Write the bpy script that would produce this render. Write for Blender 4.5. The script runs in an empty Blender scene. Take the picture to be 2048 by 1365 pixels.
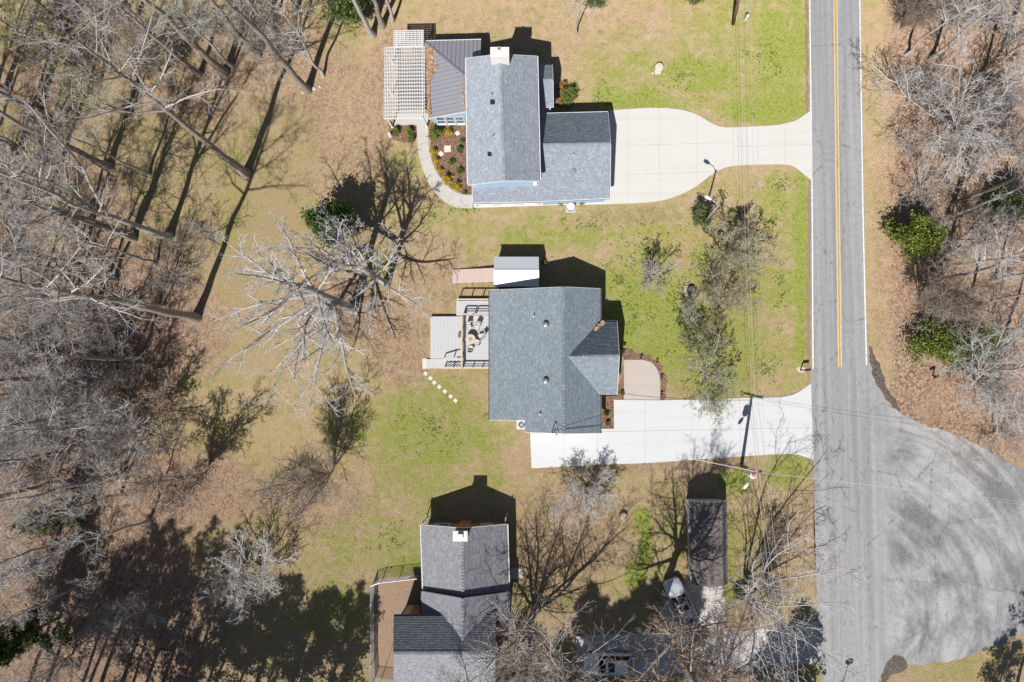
import bpy, math, random
import numpy as np
from mathutils import Matrix, Vector
R = math.radians
S = bpy.context.scene
COL = S.collection
# ------------------------------------------------------------------ camera, sky, sun, exposure
FPX, CXP, CYP = 1365.33, 1024.0, 682.5        # 24 mm lens over a 2048 px wide picture
NADIR = (1070.0, 765.0)                        # where straight down falls in the picture
H = 68.0
n_ = np.array([(NADIR[0]-CXP)/FPX, -(NADIR[1]-CYP)/FPX, -1.0]); n_ /= np.linalg.norm(n_)
r2 = -n_
r0 = np.array([1.0, 0, 0]) - n_[0]*n_; r0 /= np.linalg.norm(r0)
r1 = np.cross(r2, r0)
ROT = np.array([r0, r1, r2])
cam_d = bpy.data.cameras.new('drone_camera'); cam = bpy.data.objects.new('drone_camera', cam_d); COL.objects.link(cam)
cam_d.lens = 24; cam_d.sensor_width = 36; cam_d.clip_end = 6000
M = Matrix([[*ROT[i], 0] for i in range(3)] + [[0, 0, 0, 1]])
cam.matrix_world = Matrix.Translation((0, 0, H)) @ M
S.camera = cam
SUN_EL, SUN_AZ = R(51.5), R(198)
sv = Vector((math.sin(SUN_AZ)*math.cos(SUN_EL), math.cos(SUN_AZ)*math.cos(SUN_EL), math.sin(SUN_EL)))
W = bpy.data.worlds.new('World'); S.world = W; W.use_nodes = True
wn = W.node_tree; wn.nodes.clear()
sky = wn.nodes.new('ShaderNodeTexSky'); sky.sky_type = 'NISHITA'; sky.sun_disc = False
sky.sun_elevation = SUN_EL; sky.sun_rotation = SUN_AZ
bg = wn.nodes.new('ShaderNodeBackground'); bg.inputs['Strength'].default_value = 0.05
wo = wn.nodes.new('ShaderNodeOutputWorld')
wn.links.new(sky.outputs[0], bg.inputs['Color']); wn.links.new(bg.outputs[0], wo.inputs['Surface'])
sd = bpy.data.lights.new('sun', 'SUN'); sd.energy = 5.0; sd.angle = R(0.53); sd.color = (1, .955, .89)
so = bpy.data.objects.new('sun', sd); COL.objects.link(so)
so.rotation_euler = sv.to_track_quat('Z', 'Y').to_euler(); so.location = (0, 0, 120)
S.view_settings.view_transform = 'Standard'; S.view_settings.look = 'None'
S.view_settings.exposure = 0.52; S.view_settings.gamma = 1; S.view_settings.use_curve_mapping = False
S.cycles.max_bounces = 6; S.cycles.diffuse_bounces = 2; S.cycles.glossy_bounces = 2
S.cycles.transparent_max_bounces = 8

def G(px, py, z=0.0):
    """the place at height z that shows at picture point px, py"""
    d = ROT @ np.array([(px-CXP)/FPX, -(py-CYP)/FPX, -1.0])
    t = (z-H)/d[2]
    return (float(d[0]*t), float(d[1]*t), z)

def to_px(x, y, z=0.0):
    v0, v1, v2 = [ROT[0][i]*x + ROT[1][i]*y + ROT[2][i]*(z-H) for i in range(3)]
    return CXP + FPX*v0/(-v2), CYP - FPX*v1/(-v2)

# ------------------------------------------------------------------ object helpers
ORG = {}
def thing(name, label, cat, loc=(0, 0, 0), rz=0.0, group=None):
    o = bpy.data.objects.new(name, None); COL.objects.link(o)
    o.empty_display_size = .2
    o.location = loc; o.rotation_euler = (0, 0, rz)
    o['label'] = label; o['category'] = cat
    if group: o['group'] = group
    ORG[o.name] = np.array(loc, float) if rz == 0 else np.zeros(3)
    return o
def tag(o, label, cat, group=None):
    o['label'] = label; o['category'] = cat
    if group: o['group'] = group
    return o
def kind(o, k): o['kind'] = k; return o

class MB:
    def __init__(s): s.v = []; s.f = []
    def add(s, vs, fs):
        b = len(s.v); s.v += [tuple(map(float, p)) for p in vs]; s.f += [tuple(b+i for i in f) for f in fs]
        return s
    def box(s, c, sz, rz=0.0):
        x, y, z = [a/2 for a in sz]; ca, sa = math.cos(rz), math.sin(rz); vs = []
        for k in (-z, z):
            for i, j in ((-x, -y), (x, -y), (x, y), (-x, y)):
                vs.append((c[0]+i*ca-j*sa, c[1]+i*sa+j*ca, c[2]+k))
        return s.add(vs, [(3, 2, 1, 0), (4, 5, 6, 7), (0, 1, 5, 4), (1, 2, 6, 5), (2, 3, 7, 6), (3, 0, 4, 7)])
    def prism(s, poly, z0, z1):
        n = len(poly)
        a = sum(poly[i][0]*poly[(i+1) % n][1]-poly[(i+1) % n][0]*poly[i][1] for i in range(n))
        if a < 0: poly = poly[::-1]
        vs = [(p[0], p[1], z0) for p in poly] + [(p[0], p[1], z1) for p in poly]
        fs = [tuple(range(n-1, -1, -1)), tuple(range(n, 2*n))] + [(i, (i+1) % n, n+(i+1) % n, n+i) for i in range(n)]
        return s.add(vs, fs)
    def slab(s, poly3, dz):
        """a plate of vertical thickness dz under a 3-D polygon"""
        n = len(poly3); p = [tuple(q) for q in poly3]
        a = sum(p[i][0]*p[(i+1) % n][1]-p[(i+1) % n][0]*p[i][1] for i in range(n))
        if a < 0: p = p[::-1]
        vs = [(q[0], q[1], q[2]-dz) for q in p] + p
        return s.add(vs, [tuple(range(n-1, -1, -1)), tuple(range(n, 2*n))] + [(i, (i+1) % n, n+(i+1) % n, n+i) for i in range(n)])
    def bar(s, a, b, w, h):
        """square bar from a to b, w across, h high"""
        a = np.array(a, float); b = np.array(b, float); d = b-a; d /= np.linalg.norm(d)
        u = np.cross(d, (0, 0, 1.0))
        if np.linalg.norm(u) < 1e-4: u = np.array([1.0, 0, 0])
        u /= np.linalg.norm(u); w_ = np.cross(u, d); vs = []
        for p in (a, b):
            for i, j in ((-1, -1), (1, -1), (1, 1), (-1, 1)): vs.append(p+u*i*w/2+w_*j*h/2)
        return s.add(vs, [(0, 1, 2, 3), (7, 6, 5, 4), (0, 4, 5, 1), (1, 5, 6, 2), (2, 6, 7, 3), (3, 7, 4, 0)])
    def tube(s, pts, r, n=6):
        pts = [np.array(p, float) for p in pts]; rr = r if hasattr(r, '__len__') else [r]*len(pts)
        b = len(s.v); ref = np.array([.13, .31, .94])
        for i, p in enumerate(pts):
            d = pts[min(i+1, len(pts)-1)]-pts[max(i-1, 0)]; d /= max(1e-9, np.linalg.norm(d))
            rf = ref if abs(d @ ref) < .95 else np.array([1.0, 0, 0])
            u = np.cross(d, rf); u /= np.linalg.norm(u); w = np.cross(d, u)
            for k in range(n):
                a = 2*math.pi*k/n; s.v.append(tuple(p+(u*math.cos(a)+w*math.sin(a))*rr[i]))
        for i in range(len(pts)-1):
            for k in range(n):
                s.f.append((b+i*n+k, b+i*n+(k+1) % n, b+(i+1)*n+(k+1) % n, b+(i+1)*n+k))
        s.f.append(tuple(b+k for k in range(n-1, -1, -1))); e = b+(len(pts)-1)*n
        s.f.append(tuple(e+k for k in range(n))); return s
    def lathe(s, c, prof, n=16):
        """prof: (radius, z) pairs"""
        b = len(s.v)
        for r, z in prof:
            for k in range(n):
                a = 2*math.pi*k/n; s.v.append((c[0]+r*math.cos(a), c[1]+r*math.sin(a), c[2]+z))
        for i in range(len(prof)-1):
            for k in range(n): s.f.append((b+i*n+k, b+i*n+(k+1) % n, b+(i+1)*n+(k+1) % n, b+(i+1)*n+k))
        s.f.append(tuple(b+k for k in range(n-1, -1, -1))); e = b+(len(prof)-1)*n
        s.f.append(tuple(e+k for k in range(n))); return s

def root_org(p):
    while p.parent is not None: p = p.parent
    return ORG.get(p.name, np.zeros(3))
def mk(name, mb, mat, parent=None, smooth=False, local=False):
    """one mesh object; vertices are given in world metres unless local"""
    me = bpy.data.meshes.new(name)
    v = mb.v
    if parent is not None and not local:
        o_ = root_org(parent); v = [(p[0]-o_[0], p[1]-o_[1], p[2]-o_[2]) for p in v]
    me.from_pydata(v, [], mb.f); me.update()
    if mat is not None: me.materials.append(mat)
    if smooth: me.polygons.foreach_set('use_smooth', [True]*len(me.polygons))
    o = bpy.data.objects.new(name, me); COL.objects.link(o)
    if parent is not None: o.parent = parent
    return o
def again(o, parent=None, loc=None, rz=None):
    c = o.copy(); COL.objects.link(c)
    if parent is not None: c.parent = parent
    if loc is not None: c.location = loc
    if rz is not None: c.rotation_euler = (0, 0, rz)
    return c
def np_mesh(name, V, Q, mat, smooth=False):
    """mesh from arrays: V (n,3), Q (m,k) all faces with k corners"""
    V = np.ascontiguousarray(V, dtype=np.float32); Q = np.ascontiguousarray(Q, dtype=np.int32)
    me = bpy.data.meshes.new(name); m, k = Q.shape
    me.vertices.add(len(V)); me.vertices.foreach_set('co', V.ravel())
    me.loops.add(m*k); me.loops.foreach_set('vertex_index', Q.ravel())
    me.polygons.add(m)
    me.polygons.foreach_set('loop_start', np.arange(0, m*k, k, dtype=np.int32))
    me.polygons.foreach_set('loop_total', np.full(m, k, dtype=np.int32))
    if smooth: me.polygons.foreach_set('use_smooth', np.ones(m, bool))
    me.update(calc_edges=True)
    if mat is not None: me.materials.append(mat)
    return me
def ob(name, me, parent=None, loc=None):
    o = bpy.data.objects.new(name, me); COL.objects.link(o)
    if parent is not None: o.parent = parent
    if loc is not None: o.location = loc
    return o

# ------------------------------------------------------------------ materials
class NT:
    def __init__(s, name):
        s.m = bpy.data.materials.new(name); s.m.use_nodes = True; s.t = s.m.node_tree
        s.b = s.t.nodes['Principled BSDF']; s.b.inputs['Specular IOR Level'].default_value = .3
    def n(s, ty, **kw):
        x = s.t.nodes.new(ty)
        for k, v in kw.items(): setattr(x, k, v)
        return x
    def l(s, a, b): s.t.links.new(a, b)
    def pos(s): 
        if not hasattr(s, '_p'): s._p = s.n('ShaderNodeNewGeometry')
        return s._p.outputs['Position']
    def island(s): s.pos(); return s._p.outputs['Random Per Island']
    def mapv(s, sc, rz=0, src=None):
        x = s.n('ShaderNodeMapping'); s.l(src or s.pos(), x.inputs[0]); x.inputs['Scale'].default_value = sc
        x.inputs['Rotation'].default_value = (0, 0, rz); return x.outputs[0]
    def noise(s, scale, detail=4, rough=.55, vec=None, dist=0.0):
        x = s.n('ShaderNodeTexNoise'); s.l(vec or s.pos(), x.inputs['Vector']); x.inputs['Scale'].default_value = scale
        x.inputs['Detail'].default_value = detail; x.inputs['Roughness'].default_value = rough; x.inputs['Distortion'].default_value = dist
        return x.outputs['Fac']
    def vor(s, scale, out='Color', vec=None):
        x = s.n('ShaderNodeTexVoronoi'); s.l(vec or s.pos(), x.inputs['Vector']); x.inputs['Scale'].default_value = scale
        return x.outputs[out]
    def math(s, op, a, b=0.0, c=None, clamp=False):
        x = s.n('ShaderNodeMath', operation=op, use_clamp=clamp)
        for i, v in enumerate((a, b) if c is None else (a, b, c)):
            if isinstance(v, (int, float)): x.inputs[i].default_value = v
            else: s.l(v, x.inputs[i])
        return x.outputs[0]
    def mix(s, f, a, b, blend='MIX'):
        x = s.n('ShaderNodeMix', data_type='RGBA', blend_type=blend)
        for i, v in ((0, f), (6, a), (7, b)):
            if isinstance(v, (int, float)): x.inputs[i].default_value = v
            elif isinstance(v, tuple): x.inputs[i].default_value = (*v, 1)
            else: s.l(v, x.inputs[i])
        return x.outputs[2]
    def ramp(s, f, stops, interp='LINEAR'):
        x = s.n('ShaderNodeValToRGB'); e = x.color_ramp; e.interpolation = interp
        while len(e.elements) < len(stops): e.elements.new(.5)
        for q, (p, c) in zip(e.elements, stops):
            q.position = p; q.color = (*c, 1) if isinstance(c, tuple) else (c, c, c, 1)
        s.l(f, x.inputs[0]); return x.outputs[0]
    def attr(s, name):
        x = s.n('ShaderNodeAttribute', attribute_name=name); return x.outputs['Fac']
    def bump(s, h, st=.3, d=.02):
        x = s.n('ShaderNodeBump'); x.inputs['Strength'].default_value = st; x.inputs['Distance'].default_value = d
        s.l(h, x.inputs['Height']); s.l(x.outputs[0], s.b.inputs['Normal'])
    def done(s, col=None, rough=.85, metal=0.0):
        if col is not None:
            if isinstance(col, tuple): s.b.inputs['Base Color'].default_value = (*col, 1)
            else: s.l(col, s.b.inputs['Base Color'])
        if isinstance(rough, (int, float)): s.b.inputs['Roughness'].default_value = rough
        else: s.l(rough, s.b.inputs['Roughness'])
        s.b.inputs['Metallic'].default_value = metal
        return s.m

def m_mottle(name, a, b, scale=3.0, rough=.8, bump=.15, metal=0.0, fine=40.0):
    t = NT(name); f = t.noise(scale, 5, .65); g = t.noise(fine, 3)
    c = t.mix(f, a, b); c = t.mix(t.math('MULTIPLY', g, .5), c, tuple(x*.55 for x in a))
    if bump: t.bump(g, bump, .01)
    return t.done(c, rough, metal)
def m_shingle(name, lo, mid, hi):
    t = NT(name); i = t.island(); f = t.noise(.55, 6, .68)
    c = t.ramp(i, [(0, lo), (.3, mid), (.62, mid), (1, hi)])
    c = t.mix(t.math('MULTIPLY', f, .45), c, tuple(x*.72 for x in mid))
    g = t.noise(60, 2); c = t.mix(t.math('MULTIPLY', g, .35), c, tuple(x*.5 for x in lo)); t.bump(g, .25, .006)
    t.b.inputs['Diffuse Roughness'].default_value = 1.0
    return t.done(c, .9)
def m_leaf(name, stops, trans=.25):
    t = NT(name); c = t.ramp(t.island(), stops); t.done(c, .6)
    tr = t.n('ShaderNodeBsdfTranslucent'); t.l(c, tr.inputs[0])
    mx = t.n('ShaderNodeMixShader'); mx.inputs[0].default_value = trans
    out = t.t.nodes['Material Output']; t.l(t.b.outputs[0], mx.inputs[1]); t.l(tr.outputs[0], mx.inputs[2]); t.l(mx.outputs[0], out.inputs[0])
    return t.m
def m_bark(name, a, b, c2):
    t = NT(name); tc = t.n('ShaderNodeTexCoord').outputs['Object']
    f = t.noise(1.2, 5, .65, tc); st = t.noise(1, 4, .6, t.mapv((14, 14, 2.2), 0, tc))
    c = t.mix(f, a, b); c = t.mix(t.ramp(st, [(.42, 0.0), (.62, .75)]), c, c2); t.bump(st, .5, .03)
    return t.done(c, .9)

MT = {}
MT['roof_a'] = m_shingle('shingle_blue_grey', (.20, .228, .275), (.255, .288, .338), (.35, .385, .44))
MT['roof_b'] = m_shingle('shingle_slate', (.15, .188, .222), (.20, .24, .278), (.29, .33, .37))
MT['roof_c'] = m_shingle('shingle_weathered', (.19, .195, .22), (.255, .26, .29), (.35, .355, .385))
MT['roof_d'] = m_shingle('shingle_brown', (.11, .092, .09), (.185, .16, .16), (.30, .265, .265))
MT['metal_roof'] = m_mottle('standing_seam_metal', (.30, .305, .345), (.35, .355, .39), 1.2, .45, .02, .3)
MT['seam'] = m_mottle('seam_metal', (.20, .21, .24), (.24, .25, .28), 2, .45, 0, .3)
MT['shed_roof'] = m_mottle('shed_metal', (.56, .58, .62), (.64, .66, .69), 2, .38, .02, .1)
MT['siding'] = m_mottle('blue_siding', (.30, .43, .58), (.34, .47, .62), 2, .6, .03)
MT['white'] = m_mottle('white_paint', (.62, .63, .645), (.55, .56, .575), 3, .5, .03)
MT['cream'] = m_mottle('cream_siding', (.62, .60, .55), (.68, .66, .61), 2, .6, .03)
MT['dark_siding'] = m_mottle('dark_siding', (.10, .115, .14), (.13, .145, .17), 2, .6, .03)
t = NT('red_brick'); bt = t.n('ShaderNodeTexBrick'); t.l(t.mapv((1, 1, 1)), bt.inputs[0])
bt.inputs['Color1'].default_value = (.26, .10, .07, 1); bt.inputs['Color2'].default_value = (.34, .15, .10, 1); bt.inputs['Mortar'].default_value = (.42, .38, .33, 1); bt.inputs['Scale'].default_value = 4
MT['brick'] = t.done(bt.outputs[0], .9)
MT['chimney_cap'] = m_mottle('pale_chimney_cap', (.70, .67, .62), (.58, .56, .52), 2.5, .85, .15)
MT['dark'] = m_mottle('dark_plastic', (.02, .021, .024), (.03, .03, .034), 5, .5, 0)
MT['vent'] = m_mottle('galvanised', (.36, .38, .41), (.30, .32, .35), 4, .4, 0, .5)
MT['glass'] = m_mottle('window_glass', (.10, .16, .20), (.14, .20, .24), .8, .06, 0)
MT['board'] = m_mottle('grey_composite_board', (.44, .452, .475), (.50, .51, .53), 1.3, .65, .06)
MT['timber'] = m_mottle('new_timber', (.46, .37, .29), (.56, .46, .37), 3, .8, .1)
MT['weathered'] = m_mottle('weathered_timber', (.46, .36, .32), (.56, .46, .42), 2.2, .85, .15)
MT['log'] = m_mottle('cut_log', (.30, .22, .15), (.45, .35, .24), 3, .9, .2)
MT['steel'] = m_mottle('galvanised_steel', (.50, .52, .55), (.58, .60, .62), 4, .35, 0, .6)
MT['wire'] = m_mottle('bare_wire', (.42, .43, .46), (.5, .5, .52), 1, .5, 0, .2)
MT['pole'] = m_bark('treated_pole', (.20, .12, .075), (.26, .17, .11), (.13, .08, .05))
MT['ac'] = m_mottle('ac_casing', (.60, .60, .58), (.66, .66, .64), 3, .5, 0)
MT['tan'] = m_mottle('tan_table_top', (.46, .39, .31), (.52, .44, .36), 4, .6, .1)
MT['fabric'] = m_mottle('pale_chair_mesh', (.46, .43, .42), (.52, .49, .47), 10, .8, 0)
MT['stone'] = m_mottle('paving_stone', (.60, .56, .50), (.50, .47, .42), 3, .9, .3)
MT['rock'] = m_mottle('rough_stone', (.40, .37, .34), (.55, .52, .48), 4, .9, .5)
MT['riser'] = m_mottle('pale_concrete_riser', (.56, .50, .44), (.48, .43, .38), 4, .9, .3)
MT['darkrock'] = m_mottle('dark_rough_stone', (.10, .09, .085), (.2, .185, .17), 6, .95, .6)
MT['tyre'] = m_mottle('tyre_rubber', (.018, .018, .019), (.028, .028, .03), 6, .8, 0)
MT['carwhite'] = m_mottle('white_car_paint', (.78, .79, .80), (.8, .81, .82), 1, .22, 0)
MT['carsilver'] = m_mottle('silver_car_paint', (.50, .53, .57), (.55, .58, .62), 1, .25, 0, .35)
MT['carglass'] = m_mottle('car_glass', (.012, .014, .016), (.018, .02, .022), 2, .06, 0)
MT['red'] = m_mottle('red_lens', (.45, .02, .015), (.5, .03, .02), 4, .2, 0)
MT['lens'] = m_mottle('clear_lens', (.6, .62, .64), (.68, .7, .72), 4, .12, 0)
MT['insul'] = m_mottle('reddish_insulator', (.42, .16, .15), (.5, .22, .2), 4, .4, 0)
MT['mail'] = m_mottle('black_mailbox', (.018, .018, .02), (.026, .026, .028), 4, .35, 0)
MT['signback'] = m_mottle('sign_back', (.45, .46, .47), (.5, .51, .52), 4, .4, 0, .5)

# concrete
def m_concrete(name, a, b, stain=.3):
    t = NT(name); f = t.noise(.45, 6, .6); g = t.noise(3.5, 5, .65); h = t.noise(70, 2)
    c = t.mix(f, a, b); c = t.mix(t.math('MULTIPLY', t.ramp(g, [(.45, 0.0), (.75, 1.0)]), stain), c, tuple(x*.8 for x in a))
    c = t.mix(t.math('MULTIPLY', h, .22), c, tuple(x*.6 for x in a)); t.bump(h, .15, .006)
    tyre = t.noise(1, 5, .62, t.mapv((.05, 1.3, 1), R(1))); c = t.mix(t.math('MULTIPLY', t.ramp(tyre, [(.5, 0.0), (.68, 1.0)]), stain*.75), c, tuple(x*.66 for x in a))
    sp = t.noise(.9, 3, .5, None, .4); c = t.mix(t.math('MULTIPLY', t.ramp(sp, [(.68, 0.0), (.76, 1.0)]), stain*1.1), c, tuple(x*.5 for x in a))
    i = t.island(); c = t.mix(t.math('MULTIPLY', i, .16), c, tuple(x*.82 for x in a))
    return t.done(c, .85)
MT['conc_old'] = m_concrete('concrete_drive', (.525, .513, .492), (.47, .458, .44))
MT['conc_new'] = m_concrete('fresh_concrete', (.505, .513, .53), (.455, .463, .48), .28)
MT['conc_walk'] = m_concrete('walk_concrete', (.46, .445, .42), (.38, .365, .345), .5)
MT['patio'] = m_concrete('aggregate_patio', (.43, .375, .345), (.37, .325, .30), .4)
MT['joint'] = m_mottle('joint_fill', (.36, .34, .31), (.42, .40, .37), 4, .95, .1)

# asphalt
def m_asphalt(name):
    t = NT(name)
    st = t.noise(1, 5, .65, t.mapv((1.7, .03, 1), R(0.9))); st2 = t.noise(1, 3, .5, t.mapv((.5, .018, 1), R(0.9)))
    f = t.noise(.32, 7, .62, dist=.6); g = t.noise(1.9, 7, .75); sp = t.vor(9, 'Color'); h = t.noise(14, 4, .75)
    sx = t.n('ShaderNodeSeparateXYZ'); t.l(t.pos(), sx.inputs[0]); X, Y = sx.outputs[0], sx.outputs[1]
    c = t.mix(t.ramp(st, [(.35, 0.0), (.66, 1.0)]), (.175, .178, .193), (.30, .302, .315))
    c = t.mix(t.math('MULTIPLY', t.ramp(st2, [(.42, 0.0), (.62, 1.0)]), .45), c, (.31, .31, .315))
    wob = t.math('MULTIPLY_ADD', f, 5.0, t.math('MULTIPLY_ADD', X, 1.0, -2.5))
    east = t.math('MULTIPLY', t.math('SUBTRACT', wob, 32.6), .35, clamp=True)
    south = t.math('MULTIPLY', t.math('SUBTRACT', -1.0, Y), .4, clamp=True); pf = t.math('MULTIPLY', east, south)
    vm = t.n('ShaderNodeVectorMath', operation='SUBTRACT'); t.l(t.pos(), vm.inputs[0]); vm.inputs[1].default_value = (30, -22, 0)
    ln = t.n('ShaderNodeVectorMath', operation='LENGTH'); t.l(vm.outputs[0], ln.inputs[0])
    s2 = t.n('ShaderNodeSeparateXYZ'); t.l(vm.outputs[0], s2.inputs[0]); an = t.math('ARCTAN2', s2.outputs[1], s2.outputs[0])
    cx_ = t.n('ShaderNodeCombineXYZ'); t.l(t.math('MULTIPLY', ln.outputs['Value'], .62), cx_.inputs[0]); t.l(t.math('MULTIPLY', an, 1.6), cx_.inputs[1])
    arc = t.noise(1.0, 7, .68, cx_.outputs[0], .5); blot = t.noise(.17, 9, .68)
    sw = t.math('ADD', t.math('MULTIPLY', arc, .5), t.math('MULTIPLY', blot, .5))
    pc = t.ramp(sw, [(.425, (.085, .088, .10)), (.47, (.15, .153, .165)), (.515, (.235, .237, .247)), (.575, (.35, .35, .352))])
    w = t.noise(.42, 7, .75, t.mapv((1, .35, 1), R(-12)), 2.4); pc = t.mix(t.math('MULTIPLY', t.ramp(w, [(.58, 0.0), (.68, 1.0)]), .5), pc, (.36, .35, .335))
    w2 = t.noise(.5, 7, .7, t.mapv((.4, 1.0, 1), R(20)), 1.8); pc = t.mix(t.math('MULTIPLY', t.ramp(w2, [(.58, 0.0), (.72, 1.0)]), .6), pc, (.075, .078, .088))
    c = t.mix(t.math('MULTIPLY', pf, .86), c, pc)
    c = t.mix(t.math('MULTIPLY', t.ramp(g, [(.45, 0.0), (.75, 1.0)]), .45), c, (.11, .113, .122))
    c = t.mix(t.math('MULTIPLY', t.ramp(h, [(.4, 1.0), (.6, 0.0)]), .28), c, (.08, .08, .086))
    bw = t.n('ShaderNodeRGBToBW'); t.l(sp, bw.inputs[0])
    c = t.mix(t.math('MULTIPLY', bw.outputs[0], .18), c, (.40, .395, .39))
    ck = t.n('ShaderNodeTexVoronoi', feature='DISTANCE_TO_EDGE'); t.l(t.mapv((1, .5, 1)), ck.inputs['Vector']); ck.inputs['Scale'].default_value = .23
    c = t.mix(t.math('MULTIPLY', t.ramp(ck.outputs['Distance'], [(.004, 1.0), (.014, 0.0)]), t.ramp(g, [(.45, 0.0), (.6, .55)])), c, (.045, .045, .05))
    t.bump(h, .3, .012); return t.done(c, .88)
MT['asphalt'] = MT['asphalt_side'] = m_asphalt('worn_asphalt')
t = NT('gravel_drive'); v1 = t.vor(16); bw = t.n('ShaderNodeRGBToBW'); t.l(v1, bw.inputs[0])
c = t.ramp(bw.outputs[0], [(.15, (.22, .215, .215)), (.5, (.46, .45, .45)), (.9, (.62, .61, .60))]); c = t.mix(t.math('MULTIPLY', t.noise(.8, 5), .5), c, (.30, .27, .25))
t.bump(t.vor(16, 'Distance'), .6, .03); MT['gravel'] = t.done(c, .95)
def m_line(name, col):
    t = NT(name); w = t.noise(5, 6, .75); f = t.noise(.6, 4)
    c = t.mix(t.ramp(w, [(.44, 0.0), (.64, .75)]), col, (.22, .22, .23)); c = t.mix(t.math('MULTIPLY', f, .3), c, tuple(x*.7 for x in col))
    return t.done(c, .7)
MT['white_line'] = m_line('white_road_paint', (.66, .66, .65)); MT['yellow_line'] = m_line('yellow_road_paint', (.64, .44, .13))
t = NT('bark_mulch'); v1 = t.vor(13); bw = t.n('ShaderNodeRGBToBW'); t.l(v1, bw.inputs[0])
c = t.ramp(bw.outputs[0], [(.1, (.06, .034, .024)), (.5, (.16, .092, .062)), (.95, (.30, .19, .13))]); t.bump(bw.outputs[0], .8, .04); MT['mulch'] = t.done(c, .95)
t = NT('bare_earth'); c = t.mix(t.noise(1.5, 6, .7), (.20, .135, .095), (.30, .215, .155)); c = t.mix(t.math('MULTIPLY', t.noise(30, 3), .6), c, (.16, .11, .08)); t.bump(t.noise(20, 4), .5, .04); MT['earth'] = t.done(c, .95)
t = NT('dark_gravel_patch'); v1 = t.vor(14); bw = t.n('ShaderNodeRGBToBW'); t.l(v1, bw.inputs[0])
c = t.ramp(bw.outputs[0], [(.2, (.05, .043, .04)), (.8, (.13, .11, .10)), (.97, (.30, .16, .10))]); t.bump(bw.outputs[0], .6, .03); MT['dark_patch'] = t.done(c, .95)

# lawn and woodland floor, one sheet: masks say where grass is green, where leaves lie, where turf is worn
t = NT('lawn_and_leaf_floor')
gr, lf, ol, sw_ = t.attr('green'), t.attr('leaf'), t.attr('olive'), t.attr('straw')
n1 = t.noise(.28, 9, .66, dist=.6); n2 = t.noise(1.3, 8, .72, dist=.3); n3 = t.noise(4.2, 6, .78); n4 = t.noise(10, 4, .8); n5 = t.noise(2.6, 5, .7, t.mapv((1, 1, 1), R(40)))
mow = t.noise(1, 4, .55, t.mapv((.06, 1.05, 1), R(1)))
gm = t.math('MULTIPLY_ADD', n1, 1.6, gr); gm = t.math('MULTIPLY_ADD', n2, 1.7, gm); gm = t.math('MULTIPLY_ADD', n3, 1.7, gm); gm = t.math('MULTIPLY_ADD', mow, .62, gm)
gfac = t.math('MULTIPLY_ADD', gm, 1.5, -4.56, clamp=True)
tan = t.mix(t.ramp(n2, [(.36, 0.0), (.64, 1.0)]), (.43, .31, .215), (.33, .245, .145)); tan = t.mix(t.math('MULTIPLY', t.ramp(n1, [(.42, 0.0), (.62, 1.0)]), .55), tan, (.36, .265, .135))
tan = t.mix(t.math('MULTIPLY', sw_, t.ramp(n2, [(.3, .9), (.7, .35)])), tan, (.43, .33, .17))
tan = t.mix(t.math('MULTIPLY', t.ramp(mow, [(.35, 0.0), (.65, 1.0)]), .30), tan, (.45, .33, .20))
olive = t.mix(n5, (.165, .14, .06), (.30, .235, .125)); tan = t.mix(t.math('MULTIPLY', ol, t.ramp(n2, [(.36, .9), (.62, .18)])), tan, olive)
grn = t.mix(t.ramp(n3, [(.36, 0.0), (.64, 1.0)]), (.09, .15, .012), (.255, .315, .035)); grn = t.mix(t.ramp(n5, [(.42, 0.0), (.62, .8)]), grn, (.27, .315, .035))
col = t.mix(t.math('MULTIPLY', gfac, .9), tan, grn)
lv = t.vor(5.0); bw = t.n('ShaderNodeRGBToBW'); t.l(lv, bw.inputs[0])
leafc = t.ramp(bw.outputs[0], [(.15, (.13, .075, .052)), (.45, (.27, .172, .122)), (.85, (.42, .305, .23))])
leafc = t.mix(t.ramp(n1, [(.38, 0.0), (.66, .55)]), leafc, (.33, .235, .17))
lm = t.math('MULTIPLY_ADD', n1, 1.1, lf); lm = t.math('MULTIPLY_ADD', n2, 1.2, lm); lm = t.math('MULTIPLY_ADD', n3, 1.0, lm)
lfac = t.math('MULTIPLY_ADD', lm, 1.8, -3.2, clamp=True)
col = t.mix(lfac, col, leafc)
col = t.mix(t.math('MULTIPLY', t.ramp(n4, [(.38, 1.0), (.52, 0.0)]), .75), col, t.mix(.62, col, (.05, .045, .02)))
col = t.mix(t.math('MULTIPLY', t.ramp(n3, [(.36, 1.0), (.5, 0.0)]), .5), col, t.mix(.5, col, (.07, .06, .025)))
col = t.mix(t.math('MULTIPLY', t.ramp(n4, [(.52, 0.0), (.66, 1.0)]), .55), col, t.mix(.5, col, (.62, .52, .36)))
bh = t.math('ADD', t.math('MULTIPLY', n3, .7), n4); t.bump(bh, .9, .10)
t.b.inputs['Diffuse Roughness'].default_value = 1.0
MT['ground'] = t.done(col, .95)

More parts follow.
